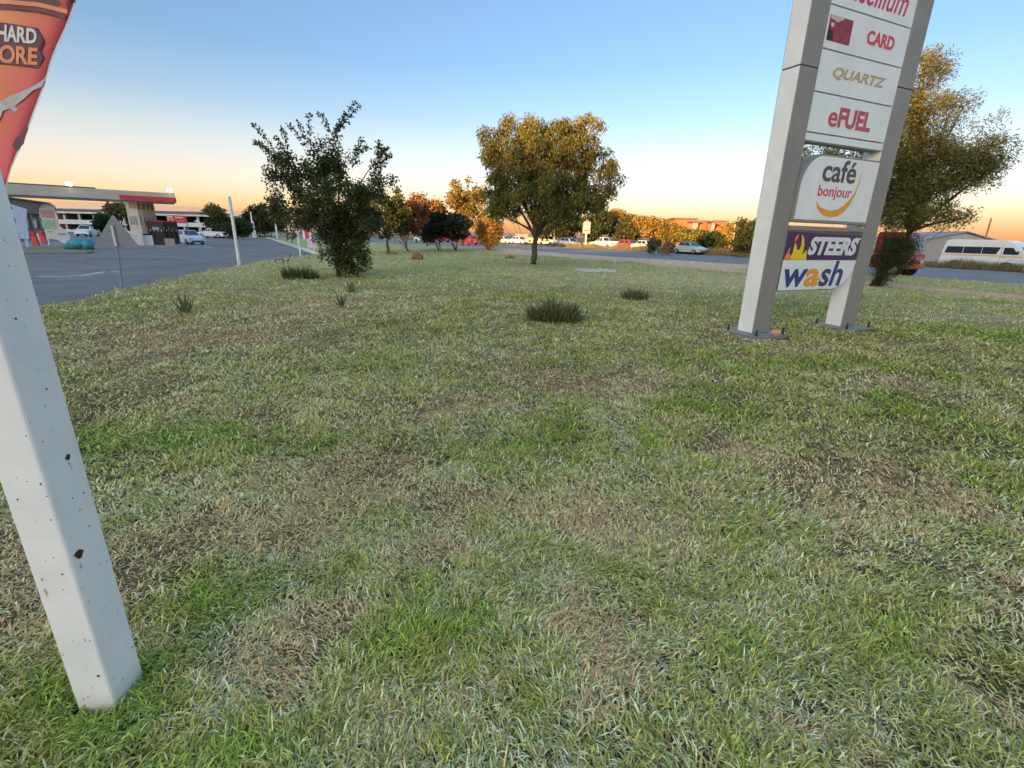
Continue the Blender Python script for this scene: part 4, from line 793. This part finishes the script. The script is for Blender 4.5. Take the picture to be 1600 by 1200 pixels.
# ------------------------------------------------------------------ across the main road
P = at(914, 395, 82); sg = empty('roadside_signboard', (P[0], P[1], -.05), -.15, 'red and white signboard on pale post beyond the main road', 'sign'); k = 82 / F
zt, zb_ = at(914, 346, 82)[2], at(914, 364, 82)[2]
bx('post', mat('sign post', (.55, .42, .28), .7, .15), (0, .05, (zb_ + .05) / 2), (.28, .16, zb_ + .05), sg); bd = bx('board', mat('sign cream', (.62, .52, .46), .6, .1), (0, 0, (zt + zb_) / 2), (1.25, .12, zt - zb_), sg, bevel=.02)
sr = mat('sign red', (.36, .06, .06), .6, .1); hgt = zt - zb_
bx('red_border', sr, (-.56, -.068, (zt + zb_) / 2), (.10, .012, hgt * .98), bd); bx('red_border', sr, (.57, -.068, (zt + zb_) / 2), (.08, .012, hgt * .98), bd); bx('red_bar', sr, (.02, -.068, zb_ + hgt * .42), (.8, .012, .12), bd); bx('red_bar', sr, (.02, -.068, zb_ + hgt * .25), (.9, .012, .22), bd); bx('red_bar', sr, (.02, -.068, zb_ + hgt * .75), (.6, .012, .16), bd)
bx('finial', sr, (0, 0, zt + .16), (.5, .1, .32), sg)
bx('bracket', mat('sign post', (.5, .4, .3)), (0, .05, .7), (.8, .10, .14), sg)
# red blocks of flats, lit by the low sun
flat_red = mat('terracotta render', (.58, .115, .05), .85, .10, 1.0, .1); flat_grey = mat('flats grey', (.27, .25, .25), .85, .1); win_d = mat('flat window', (.05, .045, .05), .3, .1)
def flats(name, label, px0, px1, pytop, Y, m, wall2=None):
    a, b = at(px0, 380, Y), at(px1, 380, Y); zt = at((px0 + px1) / 2, pytop, Y)[2]; w = b[0] - a[0]; o = empty(name, ((a[0] + b[0]) / 2, Y, -.1), -.06, label, 'building', 'red blocks of flats')
    bx('wall', m, (0, 4, zt / 2), (w, 8, zt), o); bx('roof', mat('flat roof', (.12, .09, .085), .8, .1), (0, 3.9, zt + .18), (w + .9, 9, .34), o)
    n = max(1, int(w / 4))
    for f in range(int((zt - 1) // 3)):
        for i in range(n):
            x = -w / 2 + w * (i + .5) / n; ww = bx('window', win_d, (x, -.02, 2.2 + f * 3), (w / n * .34, .10, 1.3), o); bx('sill', flat_grey, (x, -.06, 1.5 + f * 3), (w / n * .40, .16, .1), ww)
flats('apartment_block', 'widest red block of flats with flat roof', 1052, 1082, 342, 130, flat_red); flats('apartment_block', 'red block of flats beside the grey stair tower', 1086, 1100, 346, 128, flat_red); flats('stair_tower', 'grey stair tower between the red flats', 1079, 1087, 347, 126, flat_grey)
flats('apartment_block', 'narrow red block between two grey towers', 1100.5, 1108, 347, 129, flat_red); flats('stair_tower', 'slim grey stair tower right of the narrow red block', 1108, 1113, 347.5, 127, flat_grey); flats('apartment_block', 'red block of flats furthest right beside the pylon', 1115, 1130, 346, 131, flat_red); flats('apartment_block', 'low red wing of the flats behind the orange lit tree', 1131, 1160, 350, 134, flat_red); flats('apartment_block', 'low red wing of the flats furthest left', 1030, 1052, 344.5, 136, flat_red)
# gabled shed
def shed():
    Y = 52; a, b = at(1432, 380, Y), at(1560, 380, Y); w = b[0] - a[0]; o = empty('gabled_shed', ((a[0] + b[0]) / 2, Y, -.1), -.25, 'pale grey gabled shed behind the minibus', 'building'); zr = at(1503, 362, Y)[2]; ze = at(1440, 378, Y)[2]
    m = mat('shed sheet', (.40, .38, .39), .7, .12, 2); MB().prism([(-w / 2, 0), (w / 2, 0), (w / 2, ze), (.4, zr), (-w / 2, ze)], 0, 14).build('wall', m, o)
    for s, x0, x1 in ((-1, -w / 2 - .3, .4), (1, w / 2 + .3, .4)): MB().prism([(x0, ze - .02), (x1, zr + .06), (x1, zr + .16), (x0, ze + .08)] if s < 0 else [(x1, zr + .06), (x0, ze - .02), (x0, ze + .08), (x1, zr + .16)], -.35, 14.3).build('roof', roofm, o)
    bx('vent', trim, (.4, -.03, zr - .9), (.5, .06, .4), o); bx('door', mat('shed door', (.30, .29, .31), .6, .1), (-w * .2, -.03, 1.3), (2.6, .08, 2.6), o)
shed()
# leaning orange pole, lamp posts, traffic light
p0, p1 = at(1536, 388, 46), at(1549, 341, 46)
tag(MB().tube([(p0[0], p0[1], -.2), tuple(p1)], [.085, .06], 8).build('leaning_pole', mat('weathered orange pole', (.50, .20, .11), .8, .2)), 'leaning orange brown pole behind the minibus', 'pole')
p0, p1 = at(1144, 390, 64), at(1149, 349, 64); tag(MB().tube([(p0[0], p0[1], -.1), (p1[0], p1[1], p1[2])], [.09, .06], 8).tube([(p0[0], p0[1] - .1, at(1144, 383, 64)[2]), (p0[0], p0[1] - .1, at(1144, 377, 64)[2])], .22, 8).build('thin_pole', mat('pole tan', (.42, .36, .28), .7, .1)), 'thin pale pole in front of the orange lit tree', 'pole')
p0 = at(865, 388, 95); zt = at(866, 350, 95)[2]; tag(MB().tube([(p0[0], p0[1], -.1), (p0[0], p0[1], zt)], .10, 8).build('lamp_post', mat('pole grey', (.36, .36, .35), .6, .1)), 'grey lamp post right of the weeping tree trunk', 'pole')
p0 = at(727, 388, 98); zt = at(727, 360, 98)[2]; tl = empty('traffic_light', (p0[0], p0[1], -.1), 0, 'traffic light showing green beside the red car', 'traffic light')
MB().tube([(0, .1, 0), (0, .1, zt)], .08, 8).build('post', mat('pole grey', (.36, .36, .35)), tl); bx('housing', trim, (0, 0, zt - .1), (.5, .25, 1.3), tl, bevel=.05); MB().tube([(0, -.125, zt - .35), (0, -.16, zt - .35)], .2, 12).build('green_lens', mat('green lamp', (.05, .85, .45), .4, 0, emit=2.5), tl)
# far strip of roofs and walls seen through the weeping tree
for i, (px0, px1, pt, Y, m, lab) in enumerate([(806, 824, 366, 125, flat_grey, 'grey low shop behind the weeping tree'), (824, 840, 371, 118, mat('shop cream', (.50, .40, .30), .8, .1), 'cream low wall behind the weeping tree trunk'), (838, 862, 366, 130, mat('shop pale', (.48, .46, .46), .8, .1), 'pale low shop right of the weeping tree trunk')]):
    a, b = at(px0, 380, Y), at(px1, 380, Y); zt = at(px0, pt, Y)[2]; o = empty('low_shop', ((a[0] + b[0]) / 2, Y, -.1), 0, lab, 'building', 'low shops across the road'); w = b[0] - a[0]
    bx('wall', m, (0, 2, zt / 2), (w, 4, zt), o); bx('roof', roofm, (0, 2, zt + .1), (w + .4, 4.6, .22), o)
    for q in (-.28, .2): bx('window', win_d, (w * q, -.02, zt * .45), (w * .2, .08, zt * .4), o)
# litter and stones
lw = mat('litter', (.62, .60, .57), .7, .1); stn = mat('pale stone', (.42, .36, .28), .9, .2, 12, .5); rst = mat('red stone', (.27, .115, .075), .9, .25, 6, .5)
for i, (px, py, r, lab) in enumerate([(960, 409, .16, 'white scrap of litter on bare earth, furthest left of three'), (1046, 411, .22, 'white scrap of litter on bare earth, middle of three'), (1081, 410, .20, 'white scrap of litter on bare earth, furthest right of three')]):
    b = gp(px, py); tag(MB().lump((b[0], b[1], float(height(b[0], b[1])) + .03), (r, r * .5, .07), 20 + i, 8, 5, .35).build('litter', lw), lab, 'litter', 'litter on the bare earth')
b = gp(1543, 417.5, 0); tag(MB().lump((b[0] + .3, b[1], .12), (.34, .2, .16), 30, 8, 5, .35).build('litter', lw), 'white bag in the verge grass before the minibus', 'litter')
b = gp(652, 406); tag(MB().lump((b[0], b[1], .16), (.38, .3, .30), 31, 9, 6, .16).build('boulder', rst), 'squat red brown boulder on the lawn', 'boulder')
for i, (px, py, r, lab) in enumerate([(770, 404, .22, 'long pale stone beside the small weed'), (776, 406, .12, 'small pale stone in front of the long one'), (746, 396, .20, 'pale stone left of the golden bush foot')]):
    b = gp(px, py); tag(MB().lump((b[0], b[1], .06), (r * 1.5, r * .7, r * .55), 33 + i, 9, 6, .18).build('stone', stn), lab, 'stone')
# concrete slab
b = gp(930, 424); sl = bx('slab', mat('slab concrete', (.50, .49, .46), .85, .12, 5, .2), (0, 0, 0), (1.9, 1.25, .10), bevel=.015); sl.location = (b[0], b[1] + .2, .045); sl.rotation_euler = (0, 0, .12); sl.name = 'manhole_slab'; tag(sl, 'flat pale concrete slab set in the lawn', 'slab')
# ------------------------------------------------------------------ filling station
fascia = mat('fascia grey brown', (.48, .44, .385), .6, .10, 1.2); fred = mat('fascia red', (.60, .045, .06), .45, .06); cream = mat('cream render', (.68, .62, .50), .8, .14, 2.5); brownp = mat('pump brown', (.075, .058, .045), .5, .15, 4); soffit = mat('soffit', (.5, .5, .48), .7, .05)
CR = (-30.3, 44.4); CRZ = math.atan2(.6, .8)
def FW(x, y): return (CR[0] + .8 * x - .6 * y, CR[1] + .6 * x + .8 * y)
fc = MB(); fc.add([(*FW(-13, -1.6), -.094), (*FW(2.2, -1.6), -.094), (*FW(2.2, 24), -.094), (*FW(-13, 24), -.094)], [(0, 1, 2, 3)]); tag(fc.build('forecourt', concrete), 'pale concrete forecourt under the canopy', kind='structure')
cn = empty('canopy', (*CR, -.1), CRZ, 'flat filling station canopy with grey fascia, red end and column row', 'canopy')
bx('fascia', fascia, (-6, 2.6, 4.22), (12, 5.2, .76), cn, bevel=.02); bx('soffit_panel', soffit, (-6, 2.6, 3.835), (11.7, 4.9, .02), cn)
bx('red_band', fred, (-1.95, -.012, 4.05), (3.9, .05, .36), cn); bx('red_band', fred, (.012, 2.6, 4.05), (.05, 5.1, .36), cn)
bx('upstand', mat('roof dark', (.12, .115, .11), .8, .1), (-8.2, 2.6, 4.68), (5.5, 3, .16), cn)
for i in range(5):
    y = .8 + .95 * i; x = -3.25 + .33 * (y - .8); c = bx('column', cream, (x, y, 1.92), (.80, .42, 3.8), cn, bevel=.03)
    bx('poster', mat('poster tan', (.48, .25, .13), .7, .3, 4), (x + .08, y - .222, 3.45), (.5, .02, .5), c); bx('poster', mat('poster pale', (.62, .62, .60), .6, .12, 6), (x, y - .222, .65), (.6, .02, .8), c); bx('poster', mat('poster grey', (.40, .38, .33), .7, .25, 6), (x - .05, y - .222, 2.2), (.55, .02, .7), c)
bx('island', concrete, (-2.2, 3.4, .08), (3.8, 7.2, .16), cn, bevel=.03)
for x, lab in ((-6.9, 1), (-.35, 2)):
    h = bx('floodlight', trim, (x, -.15, 4.82), (.42, .25, .26), cn, bevel=.03); bx('lamp_glass', mat('floodlight glow', (1.0, .96, .88), .3, 0, emit=14), (x, -.29, 4.82), (.36, .03, .22), h)
for i in range(4):
    y = 1.5 + 1.3 * i; x = -1.85 + .42 * i; p = empty('fuel_pump', (*FW(x, y), .06), CRZ, ['fuel pump nearest the viewer in the canopy row', 'second fuel pump from the front of the canopy row', 'third fuel pump from the front of the canopy row', 'last fuel pump at the back of the canopy row'][i], 'fuel pump', 'fuel pumps under the canopy')
    bx('body', brownp, (0, 0, 1.0), (1.15, .55, 2.0), p, bevel=.03); bx('screen', mat('pump screen', (.55, .55, .5), .3, .1), (.0, -.285, 1.45), (.5, .02, .22), p); bx('head', fred, (0, 0, 2.06), (1.2, .6, .14), p, bevel=.02)
    for q in (-.4, -.13, .13, .4): MB().tube([(q, -.30, 1.25), (q, -.42, 1.0), (q, -.36, .5), (q, -.30, .85)], .022, 6).build('hose', trim, p); bx('nozzle', letpale, (q, -.32, 1.27), (.07, .10, .16), p)
P_ = FW(-2.75, 1.2); wb_ = empty('white_bin', (*P_, .06), CRZ, 'white box bin at the front of the pump island', 'bin'); bx('body', white, (0, 0, .42), (1.1, .6, .84), wb_, bevel=.02); bx('lid', trim, (0, 0, .90), (1.14, .64, .10), wb_, bevel=.02)
P_ = FW(-1.0, .9); bx_o = bx('planter_block', mat('tan block', (.40, .33, .26), .85, .15, 4), (0, 0, .35), (.75, .5, .75)); bx_o.location = (*P_, -.08); bx_o.rotation_euler = (0, 0, CRZ); tag(bx_o, 'tan concrete block at the corner of the pump island', 'block')
P_ = FW(-4.9, .9); so = empty('sandwich_board', (*P_, -.09), CRZ, 'small grey board with white frame left of the front column', 'sign'); bx('board', mat('board grey', (.12, .12, .11), .6, .1), (0, 0, .45), (.85, .08, .85), so); bx('frame', white, (0, -.01, .92), (.95, .12, .08), so); bx('leg', white, (.52, 0, .5), (.1, .1, 1.1), so)
red_bin = bx('fire_box', fred, (0, 0, .55), (.5, .35, 1.0), bevel=.03); red_bin.location = (*FW(-4.0, 1.4), -.09); red_bin.rotation_euler = (0, 0, CRZ); tag(red_bin, 'red fire equipment box beside the front canopy column', 'box')
# hanging red sign
a, b = at(262, 342, 52), at(291, 342, 52); z0, z1 = at(276, 348.5, 52)[2], at(276, 336.5, 52)[2]; w = b[0] - a[0]
hs = empty('red_signboard', ((a[0] + b[0]) / 2, 52, -.1), 0, 'red signboard with white emblem and two pale lines behind the pumps', 'sign'); zc = (z0 + z1) / 2 + .1
bd = bx('board', fred, (0, 0, zc), (w, .08, z1 - z0), hs, bevel=.01); bx('post', steel, (w * .48, .06, zc / 2), (.08, .06, zc), hs); bx('post', steel, (-w * .48, .06, zc / 2), (.08, .06, zc), hs)
bx('emblem', letpale, (-w * .34, -.045, zc), (w * .24, .012, (z1 - z0) * .8), bd); bx('emblem_square', fred, (-w * .34, -.053, zc), (w * .17, .012, (z1 - z0) * .5), bd)
text('Ap', (-w * .38, -w * .30, zc - .10, zc + .12), letpale, bd, y=-.062)
bx('pale_line', letpale, (w * .14, -.045, zc + .18), (w * .42, .012, .10), bd); bx('pale_line', mat('print pink', (.62, .22, .2), .5, .1), (w * .16, -.045, zc - .18), (w * .42, .012, .09), bd)
# shop
sh = empty('station_shop', (-48.6, 45.5, -.1), math.atan2(14, -8), 'low brown filling station shop with glazed front', 'shop')   # local x runs along the front
bx('wall', mat('shop wall', (.20, .17, .14), .85, .12, 2), (8, 4.2, 1.95), (16.4, 8, 3.9), sh); bx('fascia', mat('shop fascia', (.17, .145, .12), .7, .12, 1.5), (8, .05, 3.45), (16.8, .5, 1.3), sh, bevel=.02)
bx('roof', mat('shop roof', (.10, .09, .085), .8, .1), (8, 4, 4.15), (17.2, 9, .14), sh)
for i in range(6):
    w_ = bx('window', glassd, (1.6 + 2.6 * i, .16, 1.45), (2.1, .08, 2.3), sh); bx('mullion', mat('mullion', (.32, .31, .29), .6, .1), (1.6 + 2.6 * i - 1.2, .12, 1.4), (.22, .22, 2.8), w_); bx('window_poster', mat('poster pale', (.6, .6, .58)), (1.4 + 2.6 * i, .105, 1.7), (.9, .02, .8), w_)
bx('end_panel', mat('panel pale', (.55, .57, .58), .6, .08), (16.0, -.1, 2.6), (1.0, .4, 3.0), sh, bevel=.02)
# forecourt clutter on the left
def wp_(px, Y): p = at(px, 380, Y); return (p[0], p[1])
pb = empty('price_board', (*wp_(40, 38), -.1), .5, 'pale blue board on post beside the shop', 'sign'); pbl = mat('board blue', (.42, .50, .66), .5, .1, 3); MB().prism([(-.85, 2.1), (-.3, 1.7), (-.2, .6), (.3, .6), (.4, 1.9), (.62, 2.8), (-.9, 3.4)], -.05, .05).build('board', pbl, pb); bx('post', pbl, (.05, .1, .5), (.2, .1, 1.2), pb); bx('dark_panel', trim, (-.4, -.06, 1.95), (.4, .03, .3), pb); bx('blue_mark', navy, (-.3, -.06, 2.85), (.25, .02, .14), pb)
k = 42 / F; fb = empty('feather_banner', (*wp_(86, 42), -.1), .3, 'tall feather banner printed pink and green in front of the shop', 'banner')
MB().prism([(-.42, .55), (.42, .40), (.48, 1.6), (.62, 3.2), (.35, 3.42), (-.1, 3.35), (-.45, 3.0), (-.56, 2.5)], -.01, .01).build('cloth', mat('banner white', (.58, .62, .62), .7, .06), fb)
bx('pink_print', mat('banner pink', (.52, .30, .42), .7, .3, 9), (0, -.016, 2.55), (.95, .008, .6), fb); bx('green_print', mat('banner green', (.32, .50, .42), .7, .2, 6), (-.02, -.016, 1.7), (.88, .008, .75), fb); bx('dark_print', mat('banner grey', (.25, .28, .3), .7, .2), (-.15, -.016, 1.12), (.3, .008, .08), fb); MB().tube([(.5, .02, 0), (.55, .02, 1.6), (.66, .02, 3.2), (.4, .02, 3.45)], .02, 6).build('pole', trim, fb)
db = empty('diamond_banner', (*wp_(100, 40.5), -.1), .2, 'white diamond shaped pop up banner beside the feather banner', 'banner')
MB().prism([(.15, .05), (.5, .42), (.58, .85), (.4, 1.2), (0, 1.62), (-.35, 1.25), (-.48, .85), (-.42, .55)], -.012, .012).build('cloth', mat('banner lilac white', (.60, .60, .66), .7, .05), db); bx('print', mat('banner violet', (.22, .12, .3), .7, .2, 20), (.03, -.018, .98), (.62, .01, .10), db); bx('print', mat('banner violet pale', (.5, .45, .55), .7, .1), (.03, -.018, .80), (.5, .01, .06), db)
tq = empty('tarpaulin_heap', (*wp_(122, 36), -.05), .2, 'turquoise tarpaulin covered heap on the verge strip', 'heap'); tqm = mat('turquoise tarp', (.045, .26, .32), .5, .25, 5, .6, 12)
MB().lump((0, 0, .34), (.60, .5, .40), 3, 12, 8, .16).build('cover', tqm, tq, smooth=True); MB().lump((.55, .05, .32), (.55, .45, .40), 4, 12, 8, .16).build('cover', tqm, tq, smooth=True); MB().lump((-.6, 0, .17), (.5, .35, .22), 5, 12, 8, .18).build('cover', tqm, tq, smooth=True)
iv = MB(); ia = [gp(10, 395, 0), gp(140, 394, 0), gp(146, 391, 0), gp(10, 388.5, 0)]; iv.prism([(p[0], p[1]) for p in ia], -.12, .03, axis='z'); tag(iv.build('grass_island', mat('island grass', (.17, .19, .075), .95, 0, 3, .6, 60, col2=(.24, .24, .11))), 'narrow grassed kerb island before the forecourt', kind='structure')
ik = MB(); a, b = ia[0], ia[1]; dv = (b - a)[:2]; c = (a + b) / 2; ik.box((c[0], c[1] - .25, -.05), (np.hypot(*dv), .45, .14), math.atan2(dv[1], dv[0])); tag(ik.build('island_kerb', mat('kerb dull', (.26, .25, .24), .85, .15, 3)), 'dull concrete kerb of the grassed island', kind='structure')
for i, (px, Y, lab) in enumerate([(56, 40, 'red fire bucket stand nearest the white post'), (69, 44, 'red fire bucket stand next to the shop front')]):
    o = empty('fire_stand', (*wp_(px, Y), -.1), .3, lab, 'fire stand', 'red fire stands'); bx('stand', fred, (0, 0, .45), (.45, .3, .8), o, bevel=.03, top=.7); bx('bucket', redp, (0, -.05, .98), (.3, .26, .3), o, bevel=.04, top=1.2)
for i, (px, Y, hh, lab) in enumerate([(63, 41, .9, 'short white bollard between the red fire stands'), (77, 43, 1.5, 'taller pale bollard left of the feather banner')]):
    o = MB().tube([(0, 0, -.1), (0, 0, hh - .05), (0, 0, hh)], [.08, .08, .04], 10).build('bollard', white); o.location = (*wp_(px, Y), 0); tag(o, lab, 'bollard')
car('white_car', 'white car parked beyond the feather banner', 'car', wp_(141, 78), math.radians(-70), PW, 'suv', 'cars at the filling station'); car('white_car', 'white car under the canopy left of the columns', 'car', wp_(228, 47), math.radians(200), PW, 'hatch', 'cars at the filling station'); car('white_car', 'white car nose showing right of the pumps', 'car', wp_(297, 53), math.radians(-35), PW, 'hatch', 'cars at the filling station')
car('white_pickup', 'white pickup parked before the rounded tree', 'car', wp_(334, 90), math.radians(178), PW, 'pickup', 'cars at the filling station'); car('dark_car', 'dark car parked behind the white pickup', 'car', wp_(352, 92), math.radians(175), PRD, 'suv', 'cars at the filling station')
for px, lab in ((408, 'white car left of the far lamp post base'), (424, 'white car right of the far lamp post base')): car('white_car', lab, 'car', wp_(px, 118), math.radians(150), PW, 'sedan', 'cars at the filling station')
# two deck parking behind
pk = empty('parking_deck', (*wp_(250, 112), -.1), 0, 'long two deck parking building with white edge bands', 'building'); x0, x1 = at(30, 380, 112)[0] - pk.location.x, at(394, 380, 112)[0] - pk.location.x; xm, ln = (x0 + x1) / 2, x1 - x0
bandw = mat('band white', (.55, .57, .58), .7, .08, .5); bx('upper_band', bandw, (xm, 0, 4.35), (ln, 1, .35), pk); bx('roof', mat('deck roof', (.13, .12, .12), .8, .1), (xm - ln * .1, 6, 4.85), (ln * .8, 12, .65), pk); bx('lower_band', bandw, (xm, 0, 2.35), (ln, .6, .95), pk); bx('deck_slab', fascia, (xm, 6, 2.2), (ln, 11, .3), pk); bx('back_wall', mat('deck dark', (.05, .05, .055), .8, .1), (xm, 11.5, 2.3), (ln, .4, 4.4), pk); bx('low_wall', bandw, (xm, -1.2, .42), (ln, .3, .55), pk)
for i in range(16): bx('column', fascia, (x0 + ln * (i + .5) / 16, .4, 2.2), (.4, .4, 4.3), pk)
# warning sign seen from behind
b = gp(190, 450, -.05); ts = empty('triangle_sign', (b[0], b[1], -.1), 0, 'grey back of a triangular road sign on a thin pole', 'road sign'); Yt = b[1] - .05; T3 = [at(145, 388, Yt), at(218, 386, Yt), at(176, 334, Yt)]
gm = mat('sign back grey', (.15, .18, .215), .5, .06, 3)
def rtri(P, r=.10):
    out = []
    for i in range(3):
        p, a, c = P[i], P[i - 1], P[(i + 1) % 3]; da = (a - p) / np.linalg.norm(a - p); dc = (c - p) / np.linalg.norm(c - p); s, e = p + da * r, p + dc * r
        out += [(1 - t) ** 2 * s + 2 * t * (1 - t) * p + t * t * e for t in (0, .25, .5, .75, 1)]
    return out
tri2 = [np.array([p[0] - b[0], p[2] + .1]) for p in T3]; MB().prism([tuple(q) for q in rtri(tri2, .07)], -.05, -.046).build('plate', gm, ts)
zt = at(177, 352, Yt)[2] + .1; xt = at(177, 352, Yt)[0] - b[0]; MB().tube([(0, 0, -.1), (xt, 0, zt)], .028, 8).build('pole', mat('pole steel', (.22, .24, .27), .5, .15), ts)
zm = at(181, 384, Yt)[2] + .1; MB().box((xt * .9, -.075, (zt + zm) / 2), (.07, .05, zt - zm)).build('channel', mat('channel', (.42, .45, .48), .4, .08), ts)
# poles
def vpole(px, pyb, pyt, r, label, m=white, name='white_pole', Y=None):
    b = gp(px, pyb, -.05) if Y is None else at(px, pyb, Y); zt = EYE + (at(px, pyt, b[1])[2] - EYE); o = MB().tube([(0, 0, -.3), (0, 0, zt - .02), (0, 0, zt)], [r, r * .9, r * .6], 10).build(name, m); o.location = (b[0], b[1], 0); return tag(o, label, 'pole')
vpole(374, 414, 307, .075, 'tall plain white pole at the edge of the lawn'); vpole(469.5, 401, 355, .05, 'slim white pole at the lawn corner'); vpole(465, 381, 361, .05, 'thin white pole behind the slim one at the lawn corner')
vpole(397, 371, 331, .16, 'tall white pole among the bollards'); vpole(415, 364, 320, .10, 'grey lamp post before the wide dark tree', mat('pole grey', (.36, .36, .35)), 'lamp_post'); vpole(34, 372, 268, .10, 'grey lamp post rising behind the canopy', mat('pole grey', (.36, .36, .35)), 'lamp_post', Y=56)
for i, (px, lab) in enumerate([(388.5, 'leftmost'), (392, 'second'), (395.5, 'third'), (400.5, 'rightmost')]):
    b = gp(px, 371, -.1); o = MB().tube([(0, 0, -.2), (0, 0, 1.35), (0, 0, 1.42)], [.11, .11, .06], 10).build('bollard', white); o.location = (b[0], b[1], 0); tag(o, lab + ' white bollard in the row at the far road end', 'bollard', 'white bollards at the far road end')
def nframe(px0, px1, pyb, pyt, label):
    a, c = gp(px0, pyb, -.05), gp(px1, pyb, -.05); zt = at(px1, pyt, a[1])[2]; w = c[0] - a[0]; o = MB().tube([(0, 0, -.2), (0, 0, zt - .15), (.2, 0, zt), (w - .2, 0, zt), (w, 0, zt - .2), (w, 0, -.2)], .09, 8).build('hoop_barrier', white); o.location = (a[0], a[1], 0); return tag(o, label, 'barrier')
nframe(398, 403, 371.5, 345.5, 'white hoop barrier beside the row of bollards'); nframe(432.5, 437, 372, 347, 'white hoop barrier on the grass left of the bushy tree')
b = gp(433, 372); cc = empty('camera_mast', (b[0] - .2, b[1] + .3, 0), .3, 'white camera bracket on a pole above the hoop barrier', 'camera'); zt = at(433, 344, b[1])[2]; MB().tube([(0, 0, -.1), (0, 0, zt)], .08, 8).build('pole', white, cc); MB().tube([(.4, 0, zt - .1), (0, 0, zt + .1), (-.3, 0, zt + .75), (-.75, 0, zt + .85), (-.85, 0, zt + .45)], .08, 6).build('bracket', white, cc)
b = wp_(318, 100); sl_ = empty('small_lamp', (*b, 0), 0, 'small white bracket lamp before the parking deck', 'lamp'); MB().tube([(0, 0, -.1), (0, 0, 2.6)], .09, 8).build('pole', white, sl_); MB().tube([(0, 0, 2.6), (-.3, 0, 2.85), (-1.0, 0, 2.9)], .10, 8).build('arm', white, sl_)
# posters by the kerb
b = gp(482, 390); pz = empty('poster_board', (b[0], b[1], 0), .1, 'red and white poster board left of the bushy small tree', 'sign'); k = b[1] / F
bx('board', letpale, (0, 0, 24 * k), (12 * k, .04, 19 * k), pz); bx('red_print', fred, (0, -.026, 24 * k), (5.5 * k, .012, 17 * k), pz); bx('post', white, (0, .05, 8 * k), (.06, .05, 18 * k), pz)
b = gp(490, 392); pz = empty('poster_board', (b[0], b[1], 0), -.1, 'pink and lilac poster board low beside the bushy small tree', 'sign'); bx('board', mat('lilac', (.55, .48, .58), .6, .1), (0, 0, 10 * k), (11 * k, .04, 12 * k), pz); bx('pink_print', mat('poster pink', (.6, .25, .3), .6, .15), (1.5 * k, -.026, 12 * k), (5 * k, .012, 6 * k), pz); bx('post', white, (0, .05, 3 * k), (.06, .05, 8 * k), pz)
# steel stubs left in the lawn edge
stl = mat('old steel', (.07, .06, .055), .7, .2, 10)
b = gp(437, 412); k = b[1] / F; o = MB().tube([(-6 * k, 0, -.05), (-6 * k, 0, 6 * k), (6 * k, 0, 7 * k), (6 * k, 0, -.05)], .03, 6).build('steel_hoop', stl); o.location = (b[0], b[1], 0); tag(o, 'low rusty steel hoop at the lawn edge', 'bracket')
b = gp(448, 409); o = MB().tube([(-8 * k, 0, .03), (4 * k, 0, .05), (2 * k, 0, .06), (8 * k, 0, 11 * k)], .035, 6).build('bent_bar', stl); o.location = (b[0], b[1], 0); tag(o, 'bent steel bar sticking up at the lawn edge', 'bracket')
b = gp(480, 404); o = MB().tube([(-4 * k, 0, -.05), (-3 * k, 0, 9 * k), (4 * k, 0, 9 * k), (4 * k, 0, -.05)], .03, 6).build('steel_hoop', stl); o.location = (b[0], b[1], 0); tag(o, 'steel hoop beside the slim white pole', 'bracket')
# ------------------------------------------------------------------ far hills
hp = [(-900, 322), (-400, 312), (-100, 312), (60, 314), (200, 318), (300, 322), (380, 330), (440, 340), (520, 352), (640, 358), (760, 363), (900, 367), (1050, 371), (1300, 377), (1700, 386), (2300, 402)]
hm = MB(); V = []
for px, pyv in hp:
    p = at(px, pyv, 1500); q = at(px, pyv, 2100); V += [(p[0], 1380, -.6), (p[0], 1500, max(p[2] * .98, 1)), (p[0] * 1.35, 2100, -.6)]
hm.add(V, [(3 * i + j, 3 * i + j + 1, 3 * i + j + 4, 3 * i + j + 3) for i in range(len(hp) - 1) for j in range(2)])
tag(hm.build('hills', mat('hill', (.21, .19, .20), .95, .10, .004), smooth=False), 'low hazy hills behind the filling station', kind='structure')
